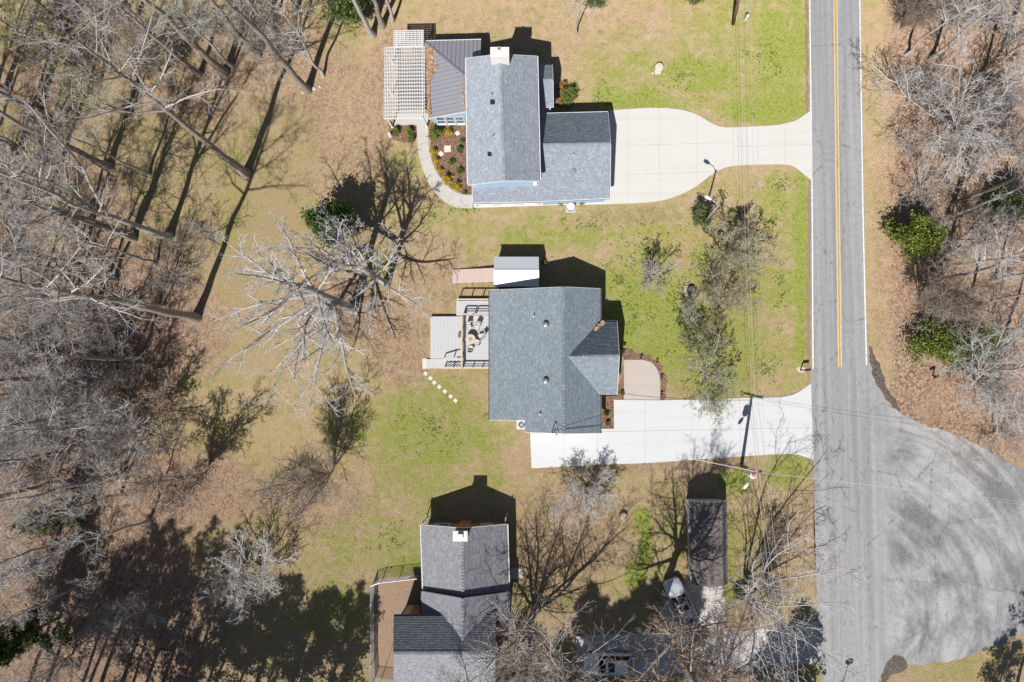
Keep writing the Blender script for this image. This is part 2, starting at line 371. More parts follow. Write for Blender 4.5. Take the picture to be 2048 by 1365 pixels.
MT['bark'] = m_bark('grey_brown_bark', (.24, .20, .17), (.36, .315, .28), (.13, .105, .09))
MT['bark_pale'] = m_bark('pale_grey_bark', (.33, .305, .285), (.46, .435, .41), (.17, .15, .135))
MT['twig'] = m_mottle('pale_twigs', (.32, .295, .28), (.46, .435, .42), 2, .85, 0)
MT['twig_grey'] = m_mottle('grey_twigs', (.30, .282, .275), (.43, .408, .40), 2, .85, 0)
MT['twig_brown'] = m_mottle('brown_twigs', (.26, .205, .165), (.36, .295, .245), 2, .85, 0)
MT['twig_white'] = m_mottle('whitish_twigs', (.44, .425, .418), (.60, .585, .575), 2, .8, 0)
MT['holly'] = m_leaf('holly_leaf', [(0, (.035, .07, .012)), (.5, (.075, .14, .025)), (1, (.15, .24, .05))])
MT['ever'] = m_leaf('evergreen_leaf', [(0, (.055, .08, .015)), (.5, (.14, .18, .03)), (1, (.26, .30, .06))])
MT['olivebush'] = m_leaf('olive_green_leaf', [(0, (.055, .075, .02)), (.5, (.10, .14, .04)), (1, (.17, .21, .08))])
MT['pine'] = m_leaf('pine_needles', [(0, (.025, .045, .014)), (.6, (.06, .095, .03)), (1, (.11, .15, .05))], .12)
MT['spring'] = m_leaf('spring_leaf', [(0, (.22, .26, .06)), (.5, (.34, .38, .10)), (1, (.46, .48, .17))], .4)
MT['flower'] = m_leaf('catkin', [(0, (.26, .24, .10)), (.5, (.38, .36, .16)), (1, (.48, .46, .24))], .35)
MT['bud'] = m_leaf('reddish_bud', [(0, (.20, .12, .085)), (.5, (.32, .22, .165)), (1, (.42, .32, .25))], .25)
MT['gold'] = m_leaf('gold_leaf', [(0, (.26, .17, .012)), (.5, (.46, .34, .02)), (1, (.62, .50, .05))], .25)
MT['orange'] = m_leaf('orange_leaf', [(0, (.38, .10, .02)), (.5, (.50, .20, .04)), (1, (.5, .36, .06))], .25)
MT['dryleaf'] = m_leaf('dry_leaf', [(0, (.20, .10, .055)), (.5, (.36, .21, .125)), (1, (.52, .36, .23))], .1)
MT['weed'] = m_leaf('weed_leaf', [(0, (.05, .09, .01)), (.5, (.10, .16, .018)), (1, (.17, .24, .03))], .2)
# ------------------------------------------------------------------ the ground
def axis(lo, hi, st):
    a = np.arange(lo, hi+1e-6, st); far = np.array([3, 8, 20, 50, 120, 300, 800, 1600.0])
    return np.concatenate([lo-far[::-1], a, hi+far])
gx, gy = axis(-64, 60, .5), axis(-42, 48, .5)
XX, YY = np.meshgrid(gx, gy); PX, PY = to_px(XX, YY)
def mask(items, base=0.0):
    m = np.full(XX.shape, base)
    for x, y, rx, ry, v in items:
        d = np.sqrt(((PX-x)/rx)**2+((PY-y)/ry)**2); w = np.clip(1.35-d, 0, .7)/.7; w = w*w*(3-2*w)
        m = m*(1-w)+v*w if v < 0 else np.maximum(m, v*w+m*(1-w))
    return m
def sstep(a, lo, hi):
    w = np.clip((a-lo)/(hi-lo), 0, 1); return w*w*(3-2*w)
green = mask([(1490, 100, 140, 130, .62), (1570, 90, 50, 170, .85), (1250, 95, 80, 45, .55), (1330, 170, 160, 60, .62), (1395, 150, 70, 32, .95), (1265, 205, 95, 26, .9),
    (1530, 222, 85, 26, 1.05), (1560, 390, 55, 50, .7), (1604, 520, 16, 230, 1.0), (1575, 520, 45, 240, .62), (1180, 445, 330, 34, .52), (1120, 480, 110, 22, .75),
    (910, 430, 60, 26, .6), (1280, 560, 80, 90, .72), (1300, 640, 80, 110, .95), (1350, 690, 70, 60, .9), (1440, 560, 100, 80, .62), (1430, 680, 110, 120, .72),
    (1540, 700, 60, 60, .55), (1000, 470, 90, 40, .5), (880, 590, 40, 40, .4), (870, 850, 130, 85, .78), (780, 880, 120, 60, .55), (960, 880, 70, 40, .6),
    (900, 960, 140, 40, .5), (760, 1090, 110, 70, .62), (700, 1170, 90, 90, .55), (640, 1240, 80, 60, .45), (800, 1010, 90, 40, .5), (820, 1135, 50, 18, .9),
    (1284, 1045, 14, 30, 1.3), (1291, 1090, 12, 42, 1.3), (1270, 1150, 18, 26, 1.2), (1330, 1120, 40, 80, .55), (1472, 960, 36, 26, 1.1), (1570, 940, 45, 40, .8), (1460, 1110, 10, 60, .8),
    (1460, 1200, 14, 40, 1.0), (1600, 1220, 18, 18, .7), (1480, 1100, 60, 90, .4), (1745, 70, 16, 80, .42), (1900, 1335, 120, 26, .45), (1380, 640, 60, 40, .75),
    (560, 330, 60, 50, .28), (640, 250, 60, 40, .3), (730, 60, 60, 30, .45), (810, 340, 30, 60, .5), (680, 540, 120, 120, .2), (520, 460, 80, 90, .30)], .29)
green = np.where((PX > 1733) & (PY < 760), np.minimum(green, .2), green)
leafm = mask([(1930, 300, 140, 420, 1.05), (1950, 780, 100, 170, 1.0), (180, 640, 230, 160, .85), (130, 1000, 260, 150, .9),
    (170, 1250, 260, 190, .88), (120, 420, 150, 130, .45), (330, 660, 120, 100, .6), (700, 240, 90, 130, .42), (690, 620, 100, 60, .62), (90, 130, 100, 120, .55),
    (420, 160, 190, 90, .45), (560, 130, 120, 80, .45), (640, 1000, 110, 60, .40), (400, 980, 130, 70, .6), (870, 550, 70, 80, .34), (800, 690, 70, 90, .45), (1090, 1080, 60, 120, .3), (1180, 1060, 70, 90, .35),
    (1590, 1080, 40, 120, .34), (1300, 930, 240, 16, .5), (1250, 430, 140, 18, .3), (1050, 400, 130, 20, .3), (830, 1240, 55, 90, .85), (1760, 560, 14, 200, .3), (1960, 950, 100, 70, .55), (1230, 740, 40, 20, .7), (1480, 1290, 120, 90, .45), (1090, 60, 260, 60, .2), (780, 160, 40, 120, .5)])
leafm = np.maximum(leafm, sstep(PX, 1752, 1815)*.95*(PY < 900)); leafm = np.maximum(leafm, sstep(-PX, 0, 300)*.7)
olivem = mask([(230, 260, 290, 260, .75), (480, 400, 110, 180, .7), (130, 560, 150, 70, .5), (560, 300, 90, 160, .6), (650, 120, 80, 80, .4), (1450, 540, 120, 110, .35), (1420, 700, 120, 110, .45), (420, 1150, 130, 180, .3)])
strawm = mask([(590, 830, 190, 110, .8), (1650, 1200, 40, 200, .5), (520, 980, 120, 60, .4), (700, 760, 80, 60, .4), (1590, 1110, 50, 180, .4)])
V = np.stack([XX, YY, np.zeros_like(XX)], -1).reshape(-1, 3)
ny, nx = XX.shape; ii = (np.arange(ny-1)[:, None]*nx+np.arange(nx-1)[None]).reshape(-1)
gm = np_mesh('ground', V, np.stack([ii, ii+1, ii+nx+1, ii+nx], 1), MT['ground'])
for nm, arr in (('green', green), ('leaf', leafm), ('olive', olivem), ('straw', strawm)):
    a = gm.attributes.new(nm, 'FLOAT', 'POINT'); a.data.foreach_set('value', arr.astype(np.float32).ravel())
kind(ob('ground', gm), 'structure')

def P2(pts, z=0.0): return [G(x, y, z)[:2] for x, y in pts]
def curve(pts, n=5):
    """smooth a px polyline (Catmull-Rom)"""
    out = []; p = [pts[0]]+list(pts)+[pts[-1]]
    for i in range(1, len(p)-2):
        for k in range(n):
            t_ = k/n; q = []
            for a in (0, 1):
                p0, p1, p2, p3 = p[i-1][a], p[i][a], p[i+1][a], p[i+2][a]
                q.append(.5*(2*p1+(p2-p0)*t_+(2*p0-5*p1+4*p2-p3)*t_*t_+(3*p1-p0-3*p2+p3)*t_**3))
            out.append(tuple(q))
    return out+[pts[-1]]
rng0 = np.random.default_rng(5)
def rough_edge(pts, step=9, amp=1.3):
    out = []
    for (x0, y0), (x1, y1) in zip(pts[:-1], pts[1:]):
        k = max(1, int(math.hypot(x1-x0, y1-y0)/step))
        for j in range(k): out.append((x0+(x1-x0)*j/k+rng0.normal()*amp, y0+(y1-y0)*j/k+rng0.normal()*amp))
    return out+[pts[-1]]
def sheet(name, px_poly, z, mat, k='structure', parent=None, thick=0.0):
    m = MB(); pl = P2(px_poly, z)
    if thick: m.prism(pl, z-thick, z)
    else:
        a = sum(pl[i][0]*pl[(i+1) % len(pl)][1]-pl[(i+1) % len(pl)][0]*pl[i][1] for i in range(len(pl)))
        if a < 0: pl = pl[::-1]
        m.add([(p[0], p[1], z) for p in pl], [tuple(range(len(pl)))])
    o = mk(name, m, mat, parent)
    if k: kind(o, k)
    return o
east_verge = rough_edge(curve([(1722, 0), (1729, 430), (1734, 640), (1738, 715), (1745, 752), (1765, 790), (1800, 826), (1850, 850), (1905, 866), (1965, 896), (2020, 926), (2060, 948), (2200, 1040)]), 9, 1.0)
west_edge = rough_edge([(1617, 0), (1621, 430), (1622, 640), (1626, 900), (1632, 1150), (1643, 1365), (1668, 2100)], 9, .9)
road_r = rough_edge([(1733, 640), (1738, 715), (1741, 760), (1752, 1365), (1790, 2100)], 20, .1)
sheet('road', [(1600, -900)]+west_edge+road_r[::-1]+[(1733, 640), (1729, 430), (1722, 0), (1708, -900)], .012, MT['asphalt'])
side_s = rough_edge(curve([(1752, 1420), (1757, 1365), (1769, 1342), (1800, 1334), (1849, 1329), (1921, 1318), (1968, 1300), (2048, 1264), (2300, 1150)]), 9, 1.2)
sheet('side_street', [(1737, 705)]+[p for p in east_verge if p[1] > 705]+[(2700, 1080), (2700, 1140)]+side_s[::-1]+[(1744, 1420), (1734, 760)], .016, MT['asphalt_side'])
sheet('dirt_shoulder', rough_edge([(1738, 690), (1752, 712), (1768, 752), (1782, 792), (1800, 818), (1796, 826), (1766, 792), (1746, 755), (1738, 700)], 8, 2.2), .007, MT['dark_patch'])
sheet('dirt_verge', rough_edge([(1609, -20), (1612, 225), (1617, 228), (1616, -20)], 9, 1.6), .006, MT['earth'])
sheet('dirt_verge', rough_edge([(1616, 362), (1614, 560), (1612, 740), (1620, 766), (1622, 362)], 9, 1.6), .006, MT['earth'])
sheet('dirt_verge', rough_edge([(1624, 925), (1626, 1100), (1634, 1240), (1640, 1240), (1632, 1100), (1628, 925)], 9, 1.8), .006, MT['earth'])
sheet('gravel_patch', rough_edge([(1758, 1385), (1764, 1352), (1776, 1322), (1788, 1309), (1806, 1312), (1817, 1328), (1816, 1338), (1790, 1348), (1768, 1366), (1766, 1385)], 7, 1.6), .021, MT['dark_patch'])
def line(name, pts, w, z, mat):
    m = MB(); P = [np.array(G(x, y, z)) for x, y in pts]
    for a, b in zip(P[:-1], P[1:]):
        d = (b-a)/np.linalg.norm(b-a); n = np.array([-d[1], d[0], 0])*w/2
        m.add([a-n, b-n, b+n, a+n], [(0, 1, 2, 3)])
    return kind(mk(name, m, mat), 'structure')
line('road_edge_marking', [(1604, -900), (1619.5, 0), (1624.5, 430), (1626, 738)], .13, .017, MT['white_line'])
line('road_edge_marking', [(1704, -900), (1719.5, 0), (1726, 430), (1731, 640), (1733, 731)], .13, .017, MT['white_line'])
line('road_centre_marking', [(1651, -900), (1668, 0), (1673.2, 430), (1677.3, 734)], .13, .017, MT['yellow_line'])
line('road_centre_marking', [(1656.5, -900), (1673.5, 0), (1678.7, 430), (1682.8, 734)], .13, .017, MT['yellow_line'])

# ------------------------------------------------------------------ driveways, walks, beds
def clip_poly(poly, f):
    """keep the part of a polygon where f(p) >= 0 (f is linear)"""
    out = []
    for i in range(len(poly)):
        a, b = poly[i], poly[(i+1) % len(poly)]; fa, fb = f(a), f(b)
        if fa >= 0: out.append(a)
        if (fa >= 0) != (fb >= 0):
            t_ = fa/(fa-fb); out.append((a[0]+(b[0]-a[0])*t_, a[1]+(b[1]-a[1])*t_))
    return out
def slabs(name, label, px_poly, xcuts, ycuts, mat, z=.05, tilt=0.0, cat='driveway'):
    """a concrete surface cast in bays with open joints; cuts are px positions; each bay is its own slab"""
    root = thing(name, label, cat, (*G(*px_poly[0])[:2], 0))
    root['kind'] = 'structure'
    g = .32
    kx = [-1e5]+list(xcuts)+[1e5]
    for i in range(len(kx)-1):
        yc = ycuts[i] if isinstance(ycuts, dict) is False and len(ycuts) and isinstance(ycuts[0], (list, tuple)) else ycuts
        ky = [-1e5]+list(yc)+[1e5]
        for j in range(len(ky)-1):
            p = list(px_poly)
            for f in (lambda q, a=kx[i]: q[0]+tilt*0-(a+g), lambda q, a=kx[i+1]: (a-g)-q[0],
                      lambda q, a=ky[j]: q[1]+tilt*(q[0]-1400)-(a+g), lambda q, a=ky[j+1]: (a-g)-q[1]-tilt*(q[0]-1400)):
                if p: p = clip_poly(p, f)
            if len(p) >= 3:
                m = MB(); m.prism(P2(p, z), .004, z); mk('slab', m, mat, root)
    m = MB(); m.prism(P2(px_poly, 0), .003, .034); mk('joint_filler', m, MT['joint'], root)
    return root
dA = curve([(1219, 221), (1262, 218), (1300, 216), (1338, 217), (1372, 222), (1400, 233), (1428, 249), (1452, 255), (1510, 253), (1556, 250), (1592, 241), (1606, 232), (1621, 222)], 3) + \
     curve([(1624, 362), (1602, 344), (1582, 331), (1540, 329), (1468, 332), (1440, 340), (1420, 352), (1392, 373), (1360, 390), (1320, 402), (1262, 407), (1200, 409), (1100, 411), (948, 416)], 3) + [(945, 403), (1219, 390)]
slabs('concrete_driveway', 'wide pale flared concrete driveway from the road to the blue house garage', dA, [1256, 1319, 1394, 1466, 1516, 1570],
      [[408], [287, 345], [287, 345], [287, 345], [296], [296], [296], [296]], MT['conc_old'], .05, .03)
dB = [(1060, 858), (1228, 858), (1228, 800)]+[(1322, 801), (1400, 799), (1500, 796)]+curve([(1560, 795), (1586, 790), (1604, 780), (1622, 767)], 3)+curve([(1627, 920), (1606, 913), (1580, 908), (1500, 912), (1400, 919), (1300, 926), (1200, 930), (1063, 937)], 2)
slabs('concrete_driveway', 'bright white new concrete driveway beside the middle house', dB, [1128, 1195, 1290, 1384, 1480, 1560], [860], MT['conc_new'], .05, .02)
sl = slabs('concrete_patio', 'brownish concrete front patio with a rounded corner beside the white driveway', [(1248, 720)]+curve([(1284, 720), (1300, 724), (1312, 735), (1319, 752), (1320, 768)], 3)+[(1320, 799.5), (1248, 799.5)], [], [], MT['patio'], .06, 0, 'patio')
lefts = curve([(833, 249), (836, 298), (842, 328), (854, 360), (869, 384), (890, 404), (915, 416), (946, 417)], 4)
rights = curve([(856, 249), (858, 296), (866, 329), (879, 353), (899, 376), (918, 387), (945, 391)], 4)
walk = thing('garden_walk', 'curved pale concrete garden walk round the planting bed', 'walk', (*G(850, 330)[:2], 0)); walk['kind'] = 'structure'
n_w = 8
for i in range(n_w):
    at_ = lambda c, f: (np.interp(f*(len(c)-1), range(len(c)), [p[0] for p in c]), np.interp(f*(len(c)-1), range(len(c)), [p[1] for p in c]))
    a = [at_(lefts, k) for k in np.linspace(i/n_w, (i+.985)/n_w, 5)]
    b = [at_(rights, k) for k in np.linspace(i/n_w, (i+.985)/n_w, 5)]
    u = []
    for q in a+b[::-1]:
        if not u or q != u[-1]: u.append(q)
    m = MB(); m.prism(P2(u, .05), .003, .05+.001*(i % 2)); mk('slab', m, MT['conc_walk'], walk)
sheet('gravel_pad', rough_edge([(1327, 1168), (1385, 1160), (1445, 1164), (1450, 1210), (1447, 1262), (1327, 1268), (1326, 1168)], 7, 1.3), .007, MT['gravel'])
sheet('gravel_drive', rough_edge([(1152, 1272), (1240, 1268), (1330, 1266), (1440, 1262), (1500, 1262), (1546, 1256), (1600, 1247), (1640, 1239), (1641, 1326), (1600, 1330), (1538, 1338), (1400, 1346), (1250, 1352), (1157, 1354), (1152, 1272)], 8, 1.2), .011, MT['gravel'])
sheet('planting_bed', rough_edge(curve([(858, 250), (862, 298), (869, 329), (881, 352), (902, 375), (920, 386), (943, 390), (946, 300), (940, 246), (860, 246)], 2), 5, .8), .009, MT['mulch'])
sheet('planting_bed', rough_edge(curve([(776, 252), (780, 275), (800, 284), (830, 286), (834, 250), (776, 250)], 2), 5, 1), .009, MT['mulch'])
sheet('planting_bed', rough_edge([(1198, 786), (1228, 790), (1250, 740), (1250, 802), (1227, 802), (1227, 858), (1198, 866), (1198, 786)], 6, .6), .009, MT['mulch'])
sheet('planting_bed', rough_edge([(1236, 690), (1262, 700), (1300, 712), (1322, 730), (1334, 760), (1332, 800), (1320, 800), (1319, 750), (1300, 722), (1246, 720), (1236, 690)], 6, 1.5), .008, MT['mulch'])
sheet('planting_bed', rough_edge([(1104, 170), (1140, 172), (1150, 200), (1146, 216), (1104, 214), (1104, 170)], 6, 1.5), .008, MT['mulch'])
sheet('bare_yard', rough_edge([(748, 1160), (842, 1148), (842, 1236), (800, 1240), (796, 1362), (748, 1362), (748, 1160)], 8, 2), .005, MT['earth'])
sheet('rear_path', [(1013, 1137), (1046, 1138), (1046, 1158), (1013, 1158)], .05, MT['conc_walk'], thick=.046)
sheet('rear_path', [(1080, 1332), (1160, 1330), (1160, 1342), (1080, 1345)], .03, MT['conc_walk'], thick=.026)

# ------------------------------------------------------------------ houses: builders
def plane_axes(p):
    p = [np.array(q, float) for q in p]; e = p[1]-p[0]; e /= np.linalg.norm(e)
    n = np.cross(p[1]-p[0], p[2]-p[1]); n /= np.linalg.norm(n)
    if n[2] < 0: n = -n
    s_ = np.cross(n, e)
    if s_[2] < 0: s_ = -s_
    return p, e, s_, n
def shingles(roof, p, mat, rowh=.14, tabw=.23, seed=0):
    p, e, s_, n = plane_axes(p); o = p[0]; g = np.random.default_rng(seed)
    uv = [((q-o) @ e, (q-o) @ s_) for q in p]
    vmax = max(v for u, v in uv); V = []; 
    rows = int(vmax/rowh)
    for r in range(rows+1):
        vc = min((r+.5)*rowh, vmax-.01); us = []
        for (u0, v0), (u1, v1) in zip(uv, uv[1:]+uv[:1]):
            if (v0-vc)*(v1-vc) < 0: us.append(u0+(u1-u0)*(vc-v0)/(v1-v0))
        if len(us) < 2: continue
        a, b = min(us), max(us); off = g.random()*tabw
        k = np.arange(math.floor((a-off)/tabw), math.ceil((b-off)/tabw)); 
        u0 = np.clip(k*tabw+off+.008, a, b); u1 = np.clip((k+1)*tabw+off-.008, a, b); ok = (u1-u0) > .04
        u0, u1 = u0[ok], u1[ok]; m = len(u0); lift = .008+.006*g.random(m); dv = g.normal(0, .008, m)
        vb = r*rowh-.012+dv; vt = np.full(m, min((r+1)*rowh+.01, vmax))
        for u, v, z in ((u0, vb, .003), (u1, vb, .003), (u1, vb, None), (u0, vb, None), (u1, vt, .004), (u0, vt, .004)):
            zz = lift if z is None else np.full(m, z)
            V.append(o+u[:, None]*e+v[:, None]*s_+zz[:, None]*n)
    V = np.array(V, dtype=object)
    out, base, Q = [], 0, []
    for r in range(0, len(V), 6):
        m = len(V[r]); blk = np.stack([np.array(V[r+k], float) for k in range(6)], 1).reshape(-1, 3); out.append(blk)
        i = base+np.arange(m)*6; Q.append(np.stack([i, i+1, i+2, i+3], 1)); Q.append(np.stack([i+3, i+2, i+4, i+5], 1)); base += m*6
    me = np_mesh('shingle', np.concatenate(out)-root_org(roof), np.concatenate(Q), mat)
    return kind(ob('shingle', me, roof), 'stuff')
SEED = [10]
def roof_plane(house, p, mat, under=None, th=.10, seams=None):
    m = MB(); m.slab(p, th); r = mk('roof', m, mat, house)
    if seams is None:
        SEED[0] += 1; shingles(r, p, mat, seed=SEED[0])
    else:
        q, e, s_, n = plane_axes(p); o = q[0]; uv = [((w-o) @ e, (w-o) @ s_) for w in q]
        u = min(a for a, b in uv)+.2
        while u < max(a for a, b in uv)-.05:
            vs = []
            for (u0, v0), (u1, v1) in zip(uv, uv[1:]+uv[:1]):
                if (u0-u)*(u1-u) < 0: vs.append(v0+(v1-v0)*(u-u0)/(u1-u0))
            if len(vs) >= 2 and max(vs)-min(vs) > .2:
                m = MB(); m.bar(o+u*e+min(vs)*s_+n*.02, o+u*e+max(vs)*s_+n*.02, .045, .05); mk('seam', m, MT['seam'], r)
            u += seams
    return r
def ridge_cap(house, a, b, mat, n1, n2, w=.17):
    """overlapping cap shingles astride the ridge from a to b; n1, n2 point down either slope"""
    a, b = np.array(a, float), np.array(b, float); L = np.linalg.norm(b-a); k = int(L/.3); m = MB(); d = (b-a)/L
    n1, n2 = np.array(n1, float), np.array(n2, float); n1 /= np.linalg.norm(n1); n2 /= np.linalg.norm(n2); up = np.array([0, 0, 1.0])
    for i in range(k):
        p0 = a+d*i*L/k+up*.085; p1 = a+d*((i+1)*L/k-.03)+up*.055
        m.add([p0, p1, p1+n1*w, p0+n1*w, p1+n2*w, p0+n2*w, p0+n1*w-up*.06, p0-up*.06, p0+n2*w-up*.06], [(0, 1, 2, 3), (1, 0, 5, 4), (0, 3, 6, 7), (0, 7, 8, 5)])
    return kind(mk('ridge_cap', m, mat, house), 'stuff')
def fascia(house, a, b, mat=None, h=.19, drop=.05):
    a, b = np.array(a, float), np.array(b, float); m = MB()
    m.bar(a-np.array([0, 0, drop+h/2]), b-np.array([0, 0, drop+h/2]), .035, h); return mk('fascia', m, mat or MT['white'], house)
def gutter(house, a, b, out, mat=None):
    a, b, o = np.array(a, float), np.array(b, float), np.array(out, float); o /= np.linalg.norm(o); m = MB()
    d = (b-a)/np.linalg.norm(b-a); s0 = a+o*.02-np.array([0, 0, .03]); s1 = b+o*.02-np.array([0, 0, .03])
    dn = np.array([0, 0, -.11])
    m.add([s0, s1, s1+dn, s0+dn, s0+o*.12, s1+o*.12, s1+o*.10+dn, s0+o*.10+dn], [(0, 1, 2, 3), (3, 2, 6, 7), (4, 7, 6, 5), (0, 3, 7, 4), (1, 5, 6, 2)])
    return mk('gutter', m, mat or MT['white'], house)
def flat4(a, b, c, d):
    """d moved up or down so that a, b, c, d lie in one plane"""
    n = np.cross(b-a, c-a); d = d.copy(); d[2] = a[2]-(n[0]*(d[0]-a[0])+n[1]*(d[1]-a[1]))/n[2]; return d
def gable(house, L0, L1, R0, R1, T0, T1, mat, wall, oh=.32, cap=True, ends=(True, True), planes=(True, True), trim=None, gut=(True, True)):
    """gabled body: L/R eave corners and T ridge points at end 0 and end 1"""
    L0, L1, R0, R1, T0, T1 = [np.array(q, float) for q in (L0, L1, R0, R1, T0, T1)]
    T1 = flat4(L0, L1, T0, T1); R1 = flat4(T0, T1, R0, R1)
    rs = []
    if planes[0]: rs.append(roof_plane(house, [L0, L1, T1, T0], mat))
    if planes[1]: rs.append(roof_plane(house, [R0, R1, T1, T0], mat))
    if cap: ridge_cap(house, T0, T1, mat, ((L0+L1)-(T0+T1)), ((R0+R1)-(T0+T1)))
    ax = (T1-T0); ax[2] = 0; ax /= np.linalg.norm(ax)
    pts = []
    for L, Rr, T, sgn in ((L0, R0, T0, 1), (L1, R1, T1, -1)):
        def ins(e_, top):
            d = top-e_; hor = np.array([d[0], d[1], 0]); hl = np.linalg.norm(hor); sl_ = d[2]/hl
            q = e_+hor/hl*oh; q[2] = e_[2]+sl_*oh-.14; return q+ax*oh*sgn
        l, r = ins(L, T), ins(Rr, T); t_ = T+ax*oh*sgn; t_ = t_-np.array([0, 0, .14])
        pts.append((np.array([l[0], l[1], 0]), l, t_, r, np.array([r[0], r[1], 0])))
    a, b = pts; m = MB(); vs = list(a)+list(b)
    m.add(vs, [(0, 1, 2, 3, 4), (9, 8, 7, 6, 5), (0, 5, 6, 1), (1, 6, 7, 2), (2, 7, 8, 3), (3, 8, 9, 4), (4, 9, 5, 0)])
    mk('wall', m, wall, house)
    for i, (L, Rr, T, s_) in enumerate(((L0, R0, T0, -1), (L1, R1, T1, 1))):
        if ends[i]:
            o = ax*s_*.025
            if planes[0]: fascia(house, L+o, T+o, trim, .2, .0)
            if planes[1]: fascia(house, Rr+o, T+o, trim, .2, .0)
    if planes[0] and gut[0]: gutter(house, L0, L1, (L0+L1-T0-T1)*np.array([1, 1, 0]), trim)
    if planes[1] and gut[1]: gutter(house, R0, R1, (R0+R1-T0-T1)*np.array([1, 1, 0]), trim)
    return rs, pts
def window(house, c, along, out, w, h, name='window', fm=None, pm=None):
    c, al, o = np.array(c, float), np.array(along, float), np.array(out, float); m = MB(); up = np.array([0, 0, 1.0])
    al /= np.linalg.norm(al); o /= np.linalg.norm(o)
    for s_ in (-1, 1):
        m.bar(c+al*s_*(w/2)-up*(h/2+.05)+o*.03, c+al*s_*(w/2)+up*(h/2+.05)+o*.03, .09, .09)
    for z in (-h/2, h/2): m.bar(c-al*(w/2-.046)+up*z+o*.03, c+al*(w/2-.046)+up*z+o*.03, .08, .09)
    if name == 'window': m.bar(c-al*(w/2-.046)+o*.032, c+al*(w/2-.046)+o*.032, .05, .05)
    f = mk(name, m, fm or MT['white'], house)
    g = MB(); g.bar(c-al*(w/2-.03)+o*.012, c+al*(w/2-.03)+o*.012, .014, h-.05); mk('pane' if name == 'window' else 'panel', g, pm or MT['glass'], f)
    if name == 'window':
        g = MB(); g.bar(c-al*(w/2+.1)-up*(h/2+.08)+o*.06, c+al*(w/2+.1)-up*(h/2+.08)+o*.06, .14, .06); mk('sill', g, MT['white'], f)
    return f
def on_plane(p, x, y):
    q, e, s_, n = plane_axes(p); z = q[0][2]-(n[0]*(x-q[0][0])+n[1]*(y-q[0][1]))/n[2]; return np.array([x, y, z]), n
def px_on_plane(p, px, py):
    q, e, s_, n = plane_axes(p); c0 = np.array([0, 0, H]); d = np.array(G(px, py, 0))-c0; t_ = ((q[0]-c0) @ n)/(d @ n); return c0+d*t_, n
def pipe_vent(house, at, h=.38, r=.05):
    m = MB(); a = at-np.array([0, 0, .05]); m.tube([a, at+np.array([0, 0, h])], r, 8); m.lathe(at, [(.17, -.02), (.14, .03), (.06, .07)], 10); return mk('vent_pipe', m, MT['vent'], house)
def box_vent(house, at, n, w=.34, mat=None):
    m = MB(); m.box(at+np.array([0, 0, .06]), (w, w*.95, .16)); m.box(at+np.array([0, 0, .155]), (w+.08, w+.06, .035)); return mk('roof_vent', m, mat or MT['dark'], house, )
Z3 = lambda x, y, z: np.array(G(x, y, z))
Ex, Ey, Ez = np.array([1.0, 0, 0]), np.array([0, 1.0, 0]), np.array([0, 0, 1.0])
# ------------------------------------------------------------------ north house (blue, with garage, sunroom and pergola)
hA = thing('blue_house', 'two storey house with blue grey shingle roofs, garage wing and lattice pergola at its side', 'house', (*G(1010, 250)[:2], 0))
eA, rA = 5.6, 7.0
aL0, aL1, aR0, aR1 = Z3(932, 117, eA), Z3(936, 370, eA), Z3(1073.5, 113, eA), Z3(1079, 363, eA)
aT0, aT1 = Z3(999.5, 109, rA), Z3(1009, 362, rA)
(_, pts) = gable(hA, aL0, aL1, aR0, aR1, aT0, aT1, MT['roof_a'], MT['siding'])
wS, wN = pts[1], pts[0]
for f in (.25, .75):
    c = wN[0]*(1-f)+wN[4]*f; window(hA, c+Ez*4.2-np.array([0, -.0, 0]), Ex, Ey, 1.0, 1.4)
for f in (.2, .5, .8):
    c = wN[0]*(1-f)+wS[0]*f; window(hA, c+Ez*4.3, Ey, -Ex, 1.0, 1.4)
for f in (.22, .42):
    c = wN[4]*(1-f)+wS[4]*f; window(hA, c+Ez*4.6, Ey, Ex, 1.0, 1.3)
for (x, y) in ((984.5, 190), (987, 273)):
    p, n = px_on_plane([aL0, aL1, aT1, aT0], x, y); pipe_vent(hA, p)
p, n = px_on_plane([aL0, aL1, aT1, aT0], 985.5, 206); box_vent(hA, p, n, .38)
p, n = px_on_plane([aL0, aL1, aT1, aT0], 979.5, 310); box_vent(hA, p, n, .3)
for f, x in ((0, 948), (1, 1070)):   # white return boxes at the south gable corners
    q = Z3(x, 367, eA-.1); m = MB(); m.box(q-Ez*.12, (.34, .40, .24)); mk('eave_return', m, MT['white'], hA)
# chimney on the north gable
c0, c1, c2, c3 = Z3(980.5, 94.5, 8.3), Z3(1018, 94.5, 8.3), Z3(1018, 114, 8.3), Z3(980.5, 114, 8.3)
m = MB(); m.prism([tuple(q[:2]*.985+np.array([c0, c1, c2, c3])[:, :2].mean(0)*.015) for q in (c0, c1, c2, c3)], 0, 8.16); ch = mk('chimney', m, MT['chimney_cap'], hA)
m = MB(); m.slab([c0, c1, c2, c3], .14); mk('chimney_cap', m, MT['chimney_cap'], ch)
m = MB(); cc = Z3(998, 99.5, 8.3); m.box(cc+Ez*.08, (.34, .34, .16)); fl = mk('flue', m, MT['white'], ch)
m = MB(); m.box(cc+Ez*.175, (.2, .2, .03)); mk('flue_opening', m, MT['red'], ch)
